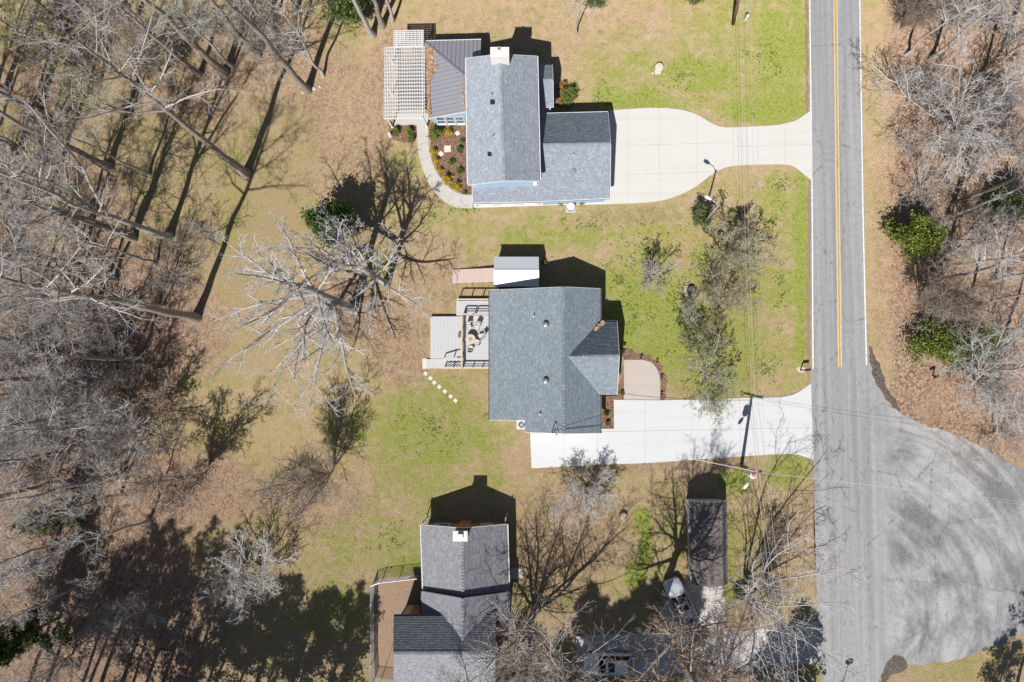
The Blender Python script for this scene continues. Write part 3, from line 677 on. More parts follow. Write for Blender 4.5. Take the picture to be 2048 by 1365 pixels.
# garage wing: ridge runs east from the main house, its south slope sweeps down under the main gable
eG, rG = 2.8, 4.6
gN0, gN1 = Z3(1079, 229, eG), Z3(1216, 225.5, eG)
gT0, gT1 = Z3(1080, 290, rG), Z3(1221, 288, rG)
gS0, gS1 = Z3(1080, 402.5, eG), Z3(1220, 396.5, eG)
(_, gp) = gable(hA, gN0, gN1, gS0, gS1, gT0, gT1, MT['roof_a'], MT['siding'], ends=(False, True))
s0 = Z3(945.5, 405.5, eG); ax_ = Z3(948, 371, 0)
gT1 = flat4(gN0, gN1, gT0, gT1); gS1 = flat4(gT0, gT1, gS0, gS1)
slope = (gT0[2]-gS0[2])/abs(gT0[1]-gS0[1])
def on_south(x, y): return np.array([x, y, gS0[2]+(y-gS0[1]-(gS1[1]-gS0[1])/(gS1[0]-gS0[0])*(x-gS0[0]))*slope])
xw, xe = s0[0], gS0[0]; ytop = aR1[1]+.6
sp = [on_south(xw, s0[1]+0*slope), on_south(xe, gS0[1]), on_south(xe, ytop), on_south(xw, ytop)]
sp[0][2] = sp[0][2]
roof_plane(hA, sp, MT['roof_a']); gutter(hA, sp[0], sp[1], -Ey); fascia(hA, sp[0]-Ex*.02, sp[3]-Ex*.02, None, .2, 0)
m = MB(); b0, b1 = sp[0]+np.array([.32, .34, 0]), sp[1]+np.array([0, .34, 0])
m.add([(b0[0], b0[1], 0), (b1[0], b1[1], 0), (b1[0], b1[1], b1[2]+.05), (b0[0], b0[1], b0[2]+.05),
       (b0[0], ytop, 0), (b1[0], ytop, 0), (b1[0], ytop, sp[2][2]-.15), (b0[0], ytop, sp[3][2]-.15)],
      [(0, 1, 2, 3), (4, 0, 3, 7), (1, 5, 6, 2), (5, 4, 7, 6), (3, 2, 6, 7)]); mk('wall', m, MT['white'], hA)
for f in (.15, .5, .85):
    c = b0*(1-f)+b1*f; window(hA, np.array([c[0], c[1], 1.5]), Ex, -Ey, 1.1, 1.3)
c = (gp[1][0]+gp[1][4])/2
for s_ in (-1.5, 1.5):
    window(hA, np.array([c[0], c[1]+s_, 1.15]), Ey, Ex, 2.5, 2.15, 'garage_door', MT['white'], MT['white'])
window(hA, np.array([c[0], c[1], 3.6]), Ey, Ex, .9, .9)
p, n = px_on_plane([gS0, gS1, gT1, gT0], 1147, 309.5); pipe_vent(hA, p, .3)
p, n = px_on_plane([gS0, gS1, gT1, gT0], 1148, 342); box_vent(hA, p, n, .3, MT['vent'])
# small porch on the east wall
eP = 3.0
pN0, pN1, pS0, pS1 = Z3(1074, 131, eP), Z3(1104.5, 130, eP), Z3(1079, 215, eP), Z3(1106.5, 214, eP)
pT0, pT1 = Z3(1077, 161, eP+.85), Z3(1106, 160.5, eP+.85)
roof_plane(hA, [pN0, pN1, pT1, pT0], MT['roof_a']); roof_plane(hA, [pS0, pS1, pT1, pT0], MT['roof_a']); ridge_cap(hA, pT0, pT1, MT['roof_a'], pN0-pT0, pS0-pT0)
for a, b in ((pN1, pT1), (pS1, pT1), (pN0, pN1), (pS0, pS1)): fascia(hA, a+Ex*.02, b+Ex*.02, None, .18, 0)
for q in (pN1, pS1, (pN1+pS1)/2):
    m = MB(); c = q+np.array([-.3, .0 if q is not pS1 else .25, 0]); 
    if q is pN1: c[1] -= .25
    m.box((c[0], c[1], eP/2-.1), (.16, .16, eP-.2)); mk('porch_post', m, MT['white'], hA)
m = MB(); m.prism([q[:2] for q in (pN0, pN1-Ex*.15, pS1-Ex*.15, pS0)], .004, .3); mk('porch_floor', m, MT['conc_walk'], hA)
window(hA, np.array([pts[0][4][0], (pN1[1]+pS1[1])/2, 1.35]), Ey, Ex, 1.0, 2.05, 'front_door', MT['white'], MT['dark_siding'])
# sunroom with a standing seam hip roof
eS = 2.75
sNW, sNE, sSW = Z3(849, 83.5, eS), Z3(962, 80.5, eS), Z3(857, 236.5, eS)
xm = aL0[0]+.33; w_ = xm-sNW[0]; rise = 1.5; k_ = rise/w_
hip = np.array([xm, sNW[1]-w_*.98, eS+rise])
west = [sSW, sNW, hip, np.array([xm+.1, sSW[1]+.1, eS+rise])]
roof_plane(hA, west, MT['metal_roof'], seams=.42)
roof_plane(hA, [sNW, sNE, np.array([sNE[0], hip[1], eS+rise]), hip], MT['metal_roof'], seams=.42)
m = MB(); m.bar(sNW+Ez*.03, hip+Ez*.03, .16, .05); mk('hip_cap', m, MT['seam'], hA)
gutter(hA, sNW, sNE, Ey); fascia(hA, sSW-Ey*.02, west[3]-Ey*.02, None, .18, 0)
m = MB(); m.prism([(sNW[0]+.3, sNW[1]-.3), (sNE[0]-.25, sNE[1]-.3), (sNE[0]-.25, aL0[1]-.33), (xm, aL0[1]-.33), (xm, sSW[1]+.28), (sSW[0]+.25, sSW[1]+.28)], 0, eS-.16); mk('wall', m, MT['siding'], hA)
m = MB(); yy = sSW[1]+.28
m.add([(sSW[0]+.25, yy, eS-.17), (xm, yy, eS-.17), (xm, yy, eS+rise-.15), (sSW[0]+.25, yy-.12, eS-.17), (xm, yy-.12, eS-.17), (xm, yy-.12, eS+rise-.15)], [(0, 2, 1), (3, 4, 5), (0, 1, 4, 3), (1, 2, 5, 4), (2, 0, 3, 5)]); mk('wall', m, MT['siding'], hA)
for k in range(3): window(hA, np.array([sSW[0]+1.05+k*.95, yy, 1.45]), Ex, -Ey, .82, 1.75)
for k in range(4): window(hA, np.array([sNW[0]+.3, sSW[1]+1.4+k*1.7, 1.45]), Ey, -Ex, 1.2, 1.6)
# leaves caught on the metal roof and in the valley
def leaf_drift(name, quad_fn, n, label, cat, seed):
    g = np.random.default_rng(seed); Vv = []
    for i in range(n):
        p = quad_fn(g); a = g.random()*6.28; s_ = .05+.05*g.random(); u = np.array([math.cos(a), math.sin(a), g.normal()*.3])*s_; v = np.array([-math.sin(a), math.cos(a), g.normal()*.3])*s_*.7
        p = p+Ez*(.03+.04*g.random()); Vv += [p-u-v, p+u-v, p+u+v, p-u+v]
    me = np_mesh(name, np.array(Vv), np.arange(len(Vv)).reshape(-1, 4), MT['dryleaf']); o = ob(name, me); kind(o, 'stuff'); return tag(o, label, cat)
def drift1(g):
    f = g.random(); y = sNW[1]*(1-f)+sSW[1]*f; x = sNW[0]*(1-f)+sSW[0]*f
    wd = 1.2*max(.12, math.sin(min(1, f*1.7+.12)*3.0))*(.75+.25*math.sin(f*25)); x += .12+abs(g.random()**1.3)*wd*1.1
    y = min(max(y-.5, sSW[1]+.3), sNW[1]-(x-sNW[0])-.15); return np.array([x, y, eS+(x-sNW[0])*k_])
leaf_drift('fallen_leaves', drift1, 900, 'brown leaf drift lying along the low edge of the metal sunroom roof', 'leaves', 3)
def drift2(g):
    f = g.random(); y = sSW[1]+.4+f*3.2; x = aL1[0]-.05-abs(g.normal())*.32*(1.1-abs(f-.4)); return np.array([x, y, eS+(x-sNW[0])*k_])
leaf_drift('fallen_leaves', drift2, 260, 'brown leaf drift where the metal sunroom roof meets the blue house', 'leaves', 4)

# pergola: two lattice bays with posts, beams and crossed slats
pg = thing('pergola', 'white lattice pergola beside the metal sunroom roof', 'pergola', (*G(812, 160)[:2], 0))
zP = 2.9
def lattice(x0, y0, x1, y1, nx_, ny_, z, under):
    q00, q10, q01, q11 = Z3(x0, y0, z), Z3(x1, y0, z), Z3(x0, y1, z), Z3(x1, y1, z)
    xa, xb, ya, yb = q00[0], q10[0], q11[1], q00[1]
    first = None
    for i in range(ny_):        # broad rafters, east to west
        y = ya+(yb-ya)*i/(ny_-1)
        if first is None:
            m = MB(); m.box(((xa+xb)/2, y, z), (xb-xa, .075, .13)); first = mk('rafter', m, MT['white'], pg); y0_ = y
        else: again(first, pg, (0, y-y0_, 0))
    first = None
    for i in range(nx_):        # fine slats, north to south
        x = xa+(xb-xa)*i/(nx_-1)
        if first is None:
            m = MB(); m.box((x, (ya+yb)/2, z+.09), (.05, yb-ya, .045)); first = mk('slat', m, MT['white'], pg); x0_ = x
        else: again(first, pg, (x-x0_, 0, 0))
    for x in (xa+.2, xb-.2):
        m = MB(); m.box((x, (ya+yb)/2, z-.18), (.14, yb-ya, .2)); mk('beam', m, MT['white'], pg)
    for x in (xa+.2, xb-.2):
        for y in under(ya, yb):
            m = MB(); m.box((x, y, (z-.28)/2), (.16, .16, z-.28)); p = mk('post', m, MT['white'], pg)
            m = MB(); m.box((x, y, .09), (.24, .24, .17)); mk('post_base', m, MT['white'], p)
lattice(770, 96, 850, 237, 25, 21, zP, lambda a, b: (a+.25, (a+b)/2, b-.25))
lattice(788, 62.5, 847, 93, 9, 9, zP+.12, lambda a, b: (b-.2,))
m = MB(); q0, q1 = Z3(794, 228, 0), Z3(857, 250, 0); m.prism([(q0[0], q0[1]), (q1[0], q0[1]), (q1[0], q1[1]), (Z3(787, 250, 0)[0], q1[1])], .004, .075); mk('floor_slab', m, MT['conc_walk'], pg)

# ------------------------------------------------------------------ middle house (slate roof)
hB = thing('slate_roof_house', 'single storey house with a wide slate grey shingle roof beside the white driveway', 'house', (*G(1110, 720)[:2], 0))
eW, eE, rB = 3.05, 3.0, 4.95
bNW, bSW, bR0, bR1 = Z3(980, 581, eW), Z3(980, 840, eW), Z3(1127.5, 574.5, rB), Z3(1127.5, 867.5, rB)
bNE, bSE = Z3(1200, 578, eE), Z3(1200.5, 866.5, eE)
xstep = Z3(1050, 840, eW+.7)[0]; yS2, yS1 = bR1[1], bSW[1]
slW = (rB-eW)/(bR0[0]-bNW[0])
zW = lambda x: eW+(x-bNW[0])*slW
mid0 = np.array([xstep, bNW[1]+(bR0[1]-bNW[1])*(xstep-bNW[0])/(bR0[0]-bNW[0]), zW(xstep)])
r1w = roof_plane(hB, [bNW, bSW, np.array([xstep, yS1, zW(xstep)]), mid0], MT['roof_b'])
WP = [bNW, bSW, np.array([bR0[0], yS1, rB]), bR0]
r2w = roof_plane(hB, [mid0, np.array([xstep, yS2+.05, zW(xstep)]), bR1, bR0], MT['roof_b'])
roof_plane(hB, [bSE, bNE, bR0, bR1], MT['roof_b'])
ridge_cap(hB, bR0, bR1, MT['roof_b'], np.array([-1, 0, -slW]), np.array([1, 0, -.52]))
tr = MT['white']
fascia(hB, bNW+Ey*.02, bR0+Ey*.02, tr, .2, 0); fascia(hB, bNE+Ey*.02, bR0+Ey*.02, tr, .2, 0); fascia(hB, bSE-Ey*.02, bR1-Ey*.02, tr, .2, 0)
fascia(hB, np.array([xstep, yS2-.02+.05, zW(xstep)]), bR1-Ey*.02, tr, .2, 0); fascia(hB, bSW-Ey*.02, np.array([xstep, yS1-.02, zW(xstep)]), tr, .2, 0)
gutter(hB, bNW, bSW, -Ex, MT['dark_siding']); gutter(hB, bSE, bNE, Ex, MT['dark_siding'])
i_ = .33
m = MB(); ztop = lambda x: (zW(x) if x < bR0[0] else rB-(x-bR0[0])*(rB-eE)/(bNE[0]-bR0[0]))-.14
def wallbox(x0, x1, y0, y1, mat):
    xs = sorted({x0, x1} | ({bR0[0]} if x0 < bR0[0] < x1 else set())); m = MB(); n = len(xs)
    for y in (y0, y1): 
        b = len(m.v); m.v += [(xs[0], y, 0), (xs[-1], y, 0)]+[(x, y, ztop(x)) for x in xs[::-1]]
        f = tuple(range(b, b+2+n)); m.f.append(f if y == y0 else f[::-1])
    k = 2+n
    for i in range(k): m.f.append((i, i+k, (i+1) % k+k, (i+1) % k))
    return mk('wall', m, mat, hB)
wallbox(bNW[0]+i_, bNE[0]-i_, bSW[1]+i_, bNW[1]-i_, MT['cream'])
wallbox(xstep+i_, bSE[0]-i_-.002, bR1[1]+i_, bSW[1]+i_-.003, MT['cream'])
# east wing with its own gable
eN_, eS_, wT1, wT0 = Z3(1234, 643.5, 3.0), Z3(1234, 789.5, 3.0), Z3(1238.5, 712, 4.62), Z3(1131, 713, 4.62)
wN0, wS0 = Z3(1196, 644.5, 3.05), Z3(1196, 789.5, 3.05)
for a, b in ((eN_, wN0), (eS_, wS0)): 
    roof_plane(hB, [b, a, wT1, wT0], MT['roof_b'])
ridge_cap(hB, wT0, wT1, MT['roof_b'], eN_-wT1, eS_-wT1)
fascia(hB, eN_+Ex*.02, wT1+Ex*.02, tr, .2, 0); fascia(hB, eS_+Ex*.02, wT1+Ex*.02, tr, .2, 0); gutter(hB, wN0+Ex*.2, eN_, Ey, MT['dark_siding']); gutter(hB, wS0+Ex*.2, eS_, -Ey, MT['dark_siding'])
m = MB(); xe_ = eN_[0]-i_; xi_ = bNE[0]-i_-.4; y0_, y1_ = eS_[1]+i_, eN_[1]-i_; ym = wT1[1]
m.add([(xe_, y0_, 0), (xe_, y1_, 0), (xe_, y1_, 3.0), (xe_, ym, 4.47), (xe_, y0_, 3.0), (xi_, y0_, 0), (xi_, y1_, 0), (xi_, y1_, 3.0), (xi_, ym, 4.47), (xi_, y0_, 3.0)],
      [(0, 1, 2, 3, 4), (9, 8, 7, 6, 5), (0, 5, 6, 1), (1, 6, 7, 2), (2, 7, 8, 3), (3, 8, 9, 4), (4, 9, 5, 0)]); mk('wall', m, MT['cream'], hB)
for dy in (-2.0, 2.0): window(hB, np.array([xe_, ym+dy, 1.6]), Ey, Ex, 1.2, 1.4)
window(hB, np.array([xe_, ym, 1.25]), Ey, Ex, .95, 2.05, 'front_door', MT['white'], MT['brick'])
for x in (-5.2, -2.2): window(hB, np.array([bR0[0]+x+3, bNW[1]-i_, 1.7]), Ex, Ey, 1.0, 1.3)
for y in (-3.0, -6.4, -9.2): window(hB, np.array([bNW[0]+i_, bNW[1]+y, 1.9]), Ey, -Ex, 1.1, 1.3)
window(hB, np.array([(xstep+bSE[0])/2, bR1[1]+i_, 1.15]), Ex, -Ey, 2.6, 2.1, 'garage_door', MT['white'], MT['white'])
for x, y in ((1091.5, 650.5), (1091.5, 763)):      # two round turbine vents
    p, n = px_on_plane(WP, x, y); m = MB(); m.lathe(p, [(.16, -.05), (.16, .10), (.27, .12), (.31, .22), (.28, .33), (.17, .41), (.02, .44)], 16); v = mk('turbine_vent', m, MT['vent'], hB, True)
    m = MB(); m.slab([p+np.array([-.3, -.3, -.3*slW+.03]), p+np.array([.3, -.3, .3*slW+.03]), p+np.array([.3, .3, .3*slW+.03]), p+np.array([-.3, .3, -.3*slW+.03])], .02); mk('flashing', m, MT['vent'], v)
for x, y in ((1067.5, 632), (1080, 828)):
    p, n = px_on_plane(WP, x, y); pipe_vent(hB, p, .4)
p, n = px_on_plane(WP, 1104, 864); m = MB(); m.tube([p-Ez*.2, p+Ez*1.25], .035, 8); m.tube([p+Ez*1.25, p+Ez*1.33+np.array([.1, .05, 0]), p+Ez*1.22+np.array([.17, .08, 0])], .05, 8); mast = mk('service_mast', m, MT['dark'], hB); mast_top = p+Ez*1.25
m = MB(); pp = [mast_top+np.array([.1, .05, 0]), mast_top+np.array([.5, -.3, -.6])]
for f in np.linspace(0, 1, 6): pp.append(np.array([bR1[0]-.9+f*4.5, bR1[1]+.35+.25*f, 0]))
for q in pp[2:]:
    q[2] = ztop(q[0])+.20
m.tube(pp, .022, 5); mk('service_cable', m, MT['dark'], hB)
leaf_drift('fallen_leaves', lambda g: (lambda f, s_: np.array([wN0[0]-.35+f*.95, wN0[1]-.75+f*.75+s_*.12, 3.10+.42-.42*f]))(g.random(), g.normal()*.8), 55, 'rusty leaf drift in the roof valley of the slate roof house', 'leaves', 9)
# ------------------------------------------------------------------ south house (weathered roof, brick)
hC = thing('brick_house', 'brick house with weathered stepped grey roof and white capped chimney', 'house', (*G(925, 1180)[:2], 0))
eC, rC = 2.65, 4.6
cL0, cL1, cR0, cR1, cT0, cT1 = Z3(841.5, 1050.5, eC), Z3(846, 1184, eC), Z3(1013.5, 1049.5, eC), Z3(1017, 1178, eC), Z3(926, 1057.5, rC), Z3(926, 1196, rC)
y_ = (cL1[1]+cR1[1])/2
for q in (cL1, cR1, cT1): q[1] = y_
gable(hC, cL0, cL1, cR0, cR1, cT0, cT1, MT['roof_c'], MT['brick'], ends=(True, False), trim=MT['white'])
dz = .5
dL0, dR0, dT0 = cL1+Ez*dz, cR1+Ez*dz, cT1+Ez*dz
xe4, xr4 = 4.25, 5.5
dL1, dR1, dT1 = Z3(842, 1236, eC+dz), Z3(1016, 1237, eC+dz), Z3(926, 1236, rC+dz)
dL1[1] = dR1[1]; dT1[1] = dR1[1]
gable(hC, dL0, dL1, dR0, dR1, dT0, dT1, MT['roof_c'], MT['brick'], ends=(True, True), trim=MT['dark_siding'], oh=.22)
xN0, xN1 = Z3(788, 1232.5, xe4), Z3(990, 1231.5, xe4); xT0, xT1 = Z3(787, 1306.5, xr4), Z3(990.5, 1306.5, xr4)
xS0, xS1 = Z3(788, 1385, xe4), Z3(990, 1385, xe4)
gable(hC, xN0, xN1, xS0, xS1, xT0, xT1, MT['roof_c'], MT['brick'], trim=MT['dark_siding'])
sR = (rC-eC)/((cR0[0]-cL0[0])/2); zr = rC+dz-.02; xr = dT0[0]; hw_ = (zr-xe4)/sR     # the low roof dies into the cross gable in two valleys
ye = xN0[1]; ya_ = ye+(xT0[1]-ye)*(zr-xe4)/(xr4-xe4)
for sg in (-1, 1):
    roof_plane(hC, [np.array([xr+sg*hw_, ye+.45, xe4]), np.array([xr+sg*hw_, ye-.02, xe4]), np.array([xr, ya_, zr]), np.array([xr, ye+.45, zr])], MT['roof_c'])
ridge_cap(hC, np.array([xr, ye+.45, zr]), np.array([xr, ya_, zr]), MT['roof_c'], np.array([-1, 0, -.45]), np.array([1, 0, -.45]))
k0 = Z3(920.5, 1073, 5.6); m = MB(); m.box((k0[0], k0[1], 2.75), (1.12, .72, 5.5)); ch = mk('chimney', m, MT['brick'], hC)
m = MB(); m.box((k0[0], k0[1], 5.57), (1.32, .92, .13)); mk('chimney_cap', m, MT['chimney_cap'], ch)
m = MB(); m.box((k0[0], k0[1], 5.72), (.42, .42, .17)); m.box((k0[0], k0[1], 5.9), (.5, .5, .03)); mk('flue', m, MT['steel'], ch)
m = MB(); m.box((k0[0], k0[1], 5.645), (.5, .5, .03)); mk('flue_base', m, MT['dark'], ch)
for y in (1090, 1150):
    q = Z3(842, y, 0); window(hC, np.array([cL0[0]+.33, q[1], 1.5]), Ey, -Ex, 1.0, 1.2); window(hC, np.array([cR0[0]-.33, q[1]+.8, 1.5]), Ey, Ex, 1.0, 1.2)
for f in (.25, .75): window(hC, np.array([cL0[0]*(1-f)+cR0[0]*f, (cL0[1]+cR0[1])/2-.33, 1.5]), Ex, Ey, 1.0, 1.2)
for q in (cL0+np.array([.1, .16, -.15]), cR0+np.array([-.12, .3, -.15])):
    m = MB(); m.tube([q, q+np.array([0, .25, -.15]), (q[0], q[1]-.05, q[2]-.6), (q[0], q[1]-.05, .15), (q[0], q[1]+.35, .06)], .05, 6); mk('downspout', m, MT['white'], hC)
# chain link fence round the bare yard
fn = thing('chain_link_fence', 'sagging chain link fence round the bare yard beside the brick house', 'fence', (*G(746, 1165)[:2], 0))
fp = [G(838, 1150)[:2], G(800, 1154)[:2], G(766, 1158)[:2], G(748, 1164)[:2], G(748, 1200)[:2], G(748, 1240)[:2], G(748, 1280)[:2], G(748, 1320)[:2], G(750, 1356)[:2], G(795, 1362)[:2]]
fh = 1.5
for i, q in enumerate(fp):
    m = MB(); m.tube([(q[0], q[1], 0), (q[0], q[1], fh+.06)], .035, 6); mk('post', m, MT['steel'], fn)
for a, b in zip(fp[:-1], fp[1:]):
    m = MB(); m.tube([(*a, fh), (*b, fh)], .024, 5); mk('top_rail', m, MT['steel'], fn)
    m = MB(); L = math.dist(a, b); k = int(L/.11); ux, uy = (b[0]-a[0])/L, (b[1]-a[1])/L; r_ = .006
    nx_, ny_ = -uy*r_, ux*r_
    for j in range(-int(fh/.11), k):
        for s_ in (0, 1):
            u0, u1 = j*.11, j*.11+fh; z0, z1 = 0.03, fh-.02
            if u0 < 0: z0 = z0-u0*(z1-z0)/fh; u0 = 0
            if u1 > L: z1 = z0+(z1-z0)*(L-u0)/max(.01, u1-u0); u1 = L
            if s_: z0, z1 = fh-z0, fh-z1
            p0, p1 = (a[0]+ux*u0, a[1]+uy*u0), (a[0]+ux*u1, a[1]+uy*u1)
            m.add([(p0[0]-nx_, p0[1]-ny_, z0), (p1[0]-nx_, p1[1]-ny_, z1), (p1[0]+nx_, p1[1]+ny_, z1), (p0[0]+nx_, p0[1]+ny_, z0)], [(0, 1, 2, 3)])
    kind(mk('mesh_panel', m, MT['steel'], fn), 'stuff')

# ------------------------------------------------------------------ barn shed with a gambrel roof
sh = thing('barn_shed', 'long narrow barn shed with brown shingle gambrel roof', 'shed', (*G(1415, 1085)[:2], 0))
ze, zb, zt = 2.0, 2.75, 3.2
f0 = {}
for nm, (xw_, xe_) in (('n', (1377.5, 1451)), ('s', (1384, 1453))):
    y = 1001.5 if nm == 'n' else 1167
    a, b = Z3(xw_, y, ze), Z3(xe_, y, ze); w = b-a
    b1, b2 = a+w*.16, a+w*.84; t_ = a+w*.5
    b1[2] = b2[2] = zb; t_[2] = zt; f0[nm] = [a, b1, t_, b2, b]
for i in range(4):
    n0, n1, s0_, s1_ = f0['n'][i], f0['n'][i+1], f0['s'][i], f0['s'][i+1]
    lo = (n0, s0_, s1_, n1) if n0[2] < n1[2] else (n1, s1_, s0_, n0)
    roof_plane(sh, lo, MT['roof_d'])
ridge_cap(sh, f0['n'][2], f0['s'][2], MT['roof_d'], np.array([-1, 0, -.3]), np.array([1, 0, -.3]))
m = MB(); ins = lambda q, d: (q[0]+d[0], q[1]+d[1], q[2]-.13)
vs = []
for nm, dy in (('n', -.15), ('s', .15)):
    a, b1, t_, b2, b = f0[nm]; vs += [(a[0]+.14, a[1]+dy, 0), ins(a, (.14, dy)), ins(b1, (0, dy)), ins(t_, (0, dy)), ins(b2, (0, dy)), ins(b, (-.14, dy)), (b[0]-.14, b[1]+dy, 0)]
m.add(vs, [(0, 1, 2, 3, 4, 5, 6), (13, 12, 11, 10, 9, 8, 7)]+[(i, i+7, (i+1) % 7+7, (i+1) % 7) for i in range(7)]); mk('wall', m, MT['cream'], sh)
for nm, dy in (('n', .012), ('s', -.012)):
    for i in range(4): fascia(sh, f0[nm][i]+Ey*dy, f0[nm][i+1]+Ey*dy, MT['white'] if nm == 'n' else MT['dark_siding'], .12, 0)
gutter(sh, f0['n'][0], f0['s'][0], -Ex, MT['vent']); gutter(sh, f0['n'][4], f0['s'][4], Ex, MT['dark_siding'])
cs = (f0['s'][0]+f0['s'][4])/2
window(sh, np.array([cs[0], cs[1]+.15, 1.0]), Ex, -Ey, 1.6, 1.9, 'shed_door', MT['white'], MT['weathered'])
# metal roofed shed beside the middle house, with its plank ramp
ms = thing('metal_shed', 'small shed with shiny white metal roof touching the middle house', 'shed', (*G(1033, 545)[:2], 0))
zs, zr_ = 2.25, 2.95
a0, a1, b0_, b1_ = Z3(988, 514, zs), Z3(1077.5, 514, zs), Z3(988, 573.5, zs), Z3(1078, 573.5, zs); t0_, t1_ = Z3(988, 541, zr_), Z3(1078, 541, zr_)
for p in ([a0, a1, t1_, t0_], [b0_, b1_, t1_, t0_]):
    m = MB(); m.slab(p, .05); r = mk('roof', m, MT['shed_roof'], ms); q, e, s_, n = plane_axes(p); L = np.linalg.norm(q[1]-q[0])
    for k in range(1, 10):
        m = MB(); st_ = q[0]+e*L*k/10; en = q[3]+(q[2]-q[3])*k/10; m.bar(st_+n*.008, en+n*.008, .022, .014); mk('seam', m, MT['shed_roof'], r)
m = MB(); m.bar(t0_+Ez*.02, t1_+Ez*.02, .14, .03); mk('ridge_cap', m, MT['shed_roof'], ms)
m = MB(); d_ = .14
m.add([(a0[0]+d_, a0[1]-d_, 0), (a0[0]+d_, a0[1]-d_, zs), (t0_[0]+d_, t0_[1], zr_-.08), (b0_[0]+d_, b0_[1]+d_, zs), (b0_[0]+d_, b0_[1]+d_, 0),
       (a1[0]-d_, a1[1]-d_, 0), (a1[0]-d_, a1[1]-d_, zs), (t1_[0]-d_, t1_[1], zr_-.08), (b1_[0]-d_, b1_[1]+d_, zs), (b1_[0]-d_, b1_[1]+d_, 0)],
      [(0, 1, 2, 3, 4), (9, 8, 7, 6, 5)]+[(i, i+5, (i+1) % 5+5, (i+1) % 5) for i in range(5)]); mk('wall', m, MT['dark_siding'], ms)
window(ms, np.array([a0[0]+d_, t0_[1]-.1, 1.2]), Ey, -Ex, 1.5, 1.8, 'shed_door', MT['white'], MT['dark_siding'])
rp = thing('plank_ramp', 'weathered plank ramp leading to the metal roofed shed', 'ramp', (*G(946, 553)[:2], 0))
r0_, r1_ = Z3(905, 553.5, .1), Z3(988, 550, .55); k = 30
for i in range(k):
    f = (i+.5)/k; q = r0_*(1-f)+r1_*f; wd = 1.38; m = MB(); m.box((q[0], q[1], q[2]), ((r1_[0]-r0_[0])/k-.012, wd, .035)); mk('plank', m, MT['weathered'], rp)
for s_ in (-.55, .55):
    m = MB(); m.bar(r0_+np.array([0, s_, -.06]), r1_+np.array([0, s_, -.12]), .05, .14); mk('joist', m, MT['weathered'], rp)
for q in (r1_*.5+r0_*.5, r1_):
    for s_ in (-.55, .55):
        m = MB(); m.box((q[0]-.1, q[1]+s_, q[2]/2-.05), (.09, .09, max(.1, q[2]-.1))); mk('post', m, MT['weathered'], rp)
# ------------------------------------------------------------------ deck behind the middle house
dk = thing('deck', 'grey board deck on two levels with timber rails behind the slate roof house', 'deck', (*G(925, 680)[:2], 0))
def boards(x0, y0, x1, y1, z, along, par=dk, w=.14):
    a, b = Z3(x0, y0, z), Z3(x1, y1, z); xa, xb, ya, yb = a[0], b[0], b[1], a[1]; first = None
    n = max(1, round(((yb-ya) if along == 'x' else (xb-xa))/w))
    for i in range(n):
        f = (i+.5)/n; st_ = ((yb-ya) if along == 'x' else (xb-xa))/n; c = ((xa+xb)/2, ya+(yb-ya)*f) if along == 'x' else (xa+(xb-xa)*f, (ya+yb)/2)
        if first is None:
            m = MB(); sz = (xb-xa, st_-.014, .03) if along == 'x' else (st_-.014, yb-ya, .03); m.box((*c, z-.015), sz); first = mk('board', m, MT['board'], par); c0 = c
        else: again(first, par, (c[0]-c0[0], c[1]-c0[1], random.Random(i).uniform(-.002, .002)))
    m = MB()   # rim joists
    for p, q in (((xa, ya), (xb, ya)), ((xb, ya), (xb, yb)), ((xb, yb), (xa, yb)), ((xa, yb), (xa, ya))): m.bar((*p, z-.035-.1), (*q, z-.035-.1), .04, .19)
    mk('rim_joist', m, MT['timber'], par)
    for x in (xa+.1, xb-.1):
        for y in (ya+.1, yb-.1):
            if z > .3: m = MB(); m.box((x, y, (z-.24)/2), (.1, .1, z-.24)); mk('support_post', m, MT['timber'], par)
zU, zL, zM = 1.15, .42, .82
boards(926.5, 631.5, 985, 736, zU, 'x'); boards(913, 602, 985, 630.5, zM, 'x'); boards(861.5, 633.5, 925, 717, zL, 'y'); boards(853, 718.5, 890, 737, .16, 'y')
for i in range(5):
    xa = 890+i*7.2; boards(xa, 719, xa+7.6, 736.5, .16+(i+1)*(zU-.16)/6, 'y', dk, .19)
def rail(p0, p1, z0, z1, posts, h=.95, mid=True):
    a, b = Z3(*p0, z0), Z3(*p1, z1)
    for i in range(posts):
        f = i/(posts-1); q = a*(1-f)+b*f; m = MB(); m.box((q[0], q[1], q[2]+h/2), (.09, .09, h)); mk('rail_post', m, MT['timber'], dk)
    m = MB(); m.bar(a+Ez*(h+.02), b+Ez*(h+.02), .15, .04); mk('rail_cap', m, MT['timber'], dk)
    if mid:
        for zz in (.3, .6): m = MB(); m.bar(a+Ez*h*zz, b+Ez*h*zz, .035, .09); mk('rail', m, MT['timber'], dk)
rail((925.5, 632), (925.5, 736.5), zU, zU, 5); rail((926, 737), (984, 737), zU, zU, 4); rail((927, 631), (948, 631), zU, zU, 2); rail((951, 631), (984, 631), zU, zU, 2)
rail((916, 601.5), (984, 601.5), zM, zM, 4, .95, False); rail((889, 718), (924, 718), .3, zU, 3, .85, False); rail((889, 737.2), (924, 737.2), .3, zU, 3, .85, True)
m = MB(); q0, q1 = Z3(845, 717, .08), Z3(852.5, 738, .08); m.prism([(q0[0], q0[1]), (q1[0], q0[1]), (q1[0], q1[1]), (q0[0], q1[1])], .004, .08); mk('step_pad', m, MT['stone'], dk)
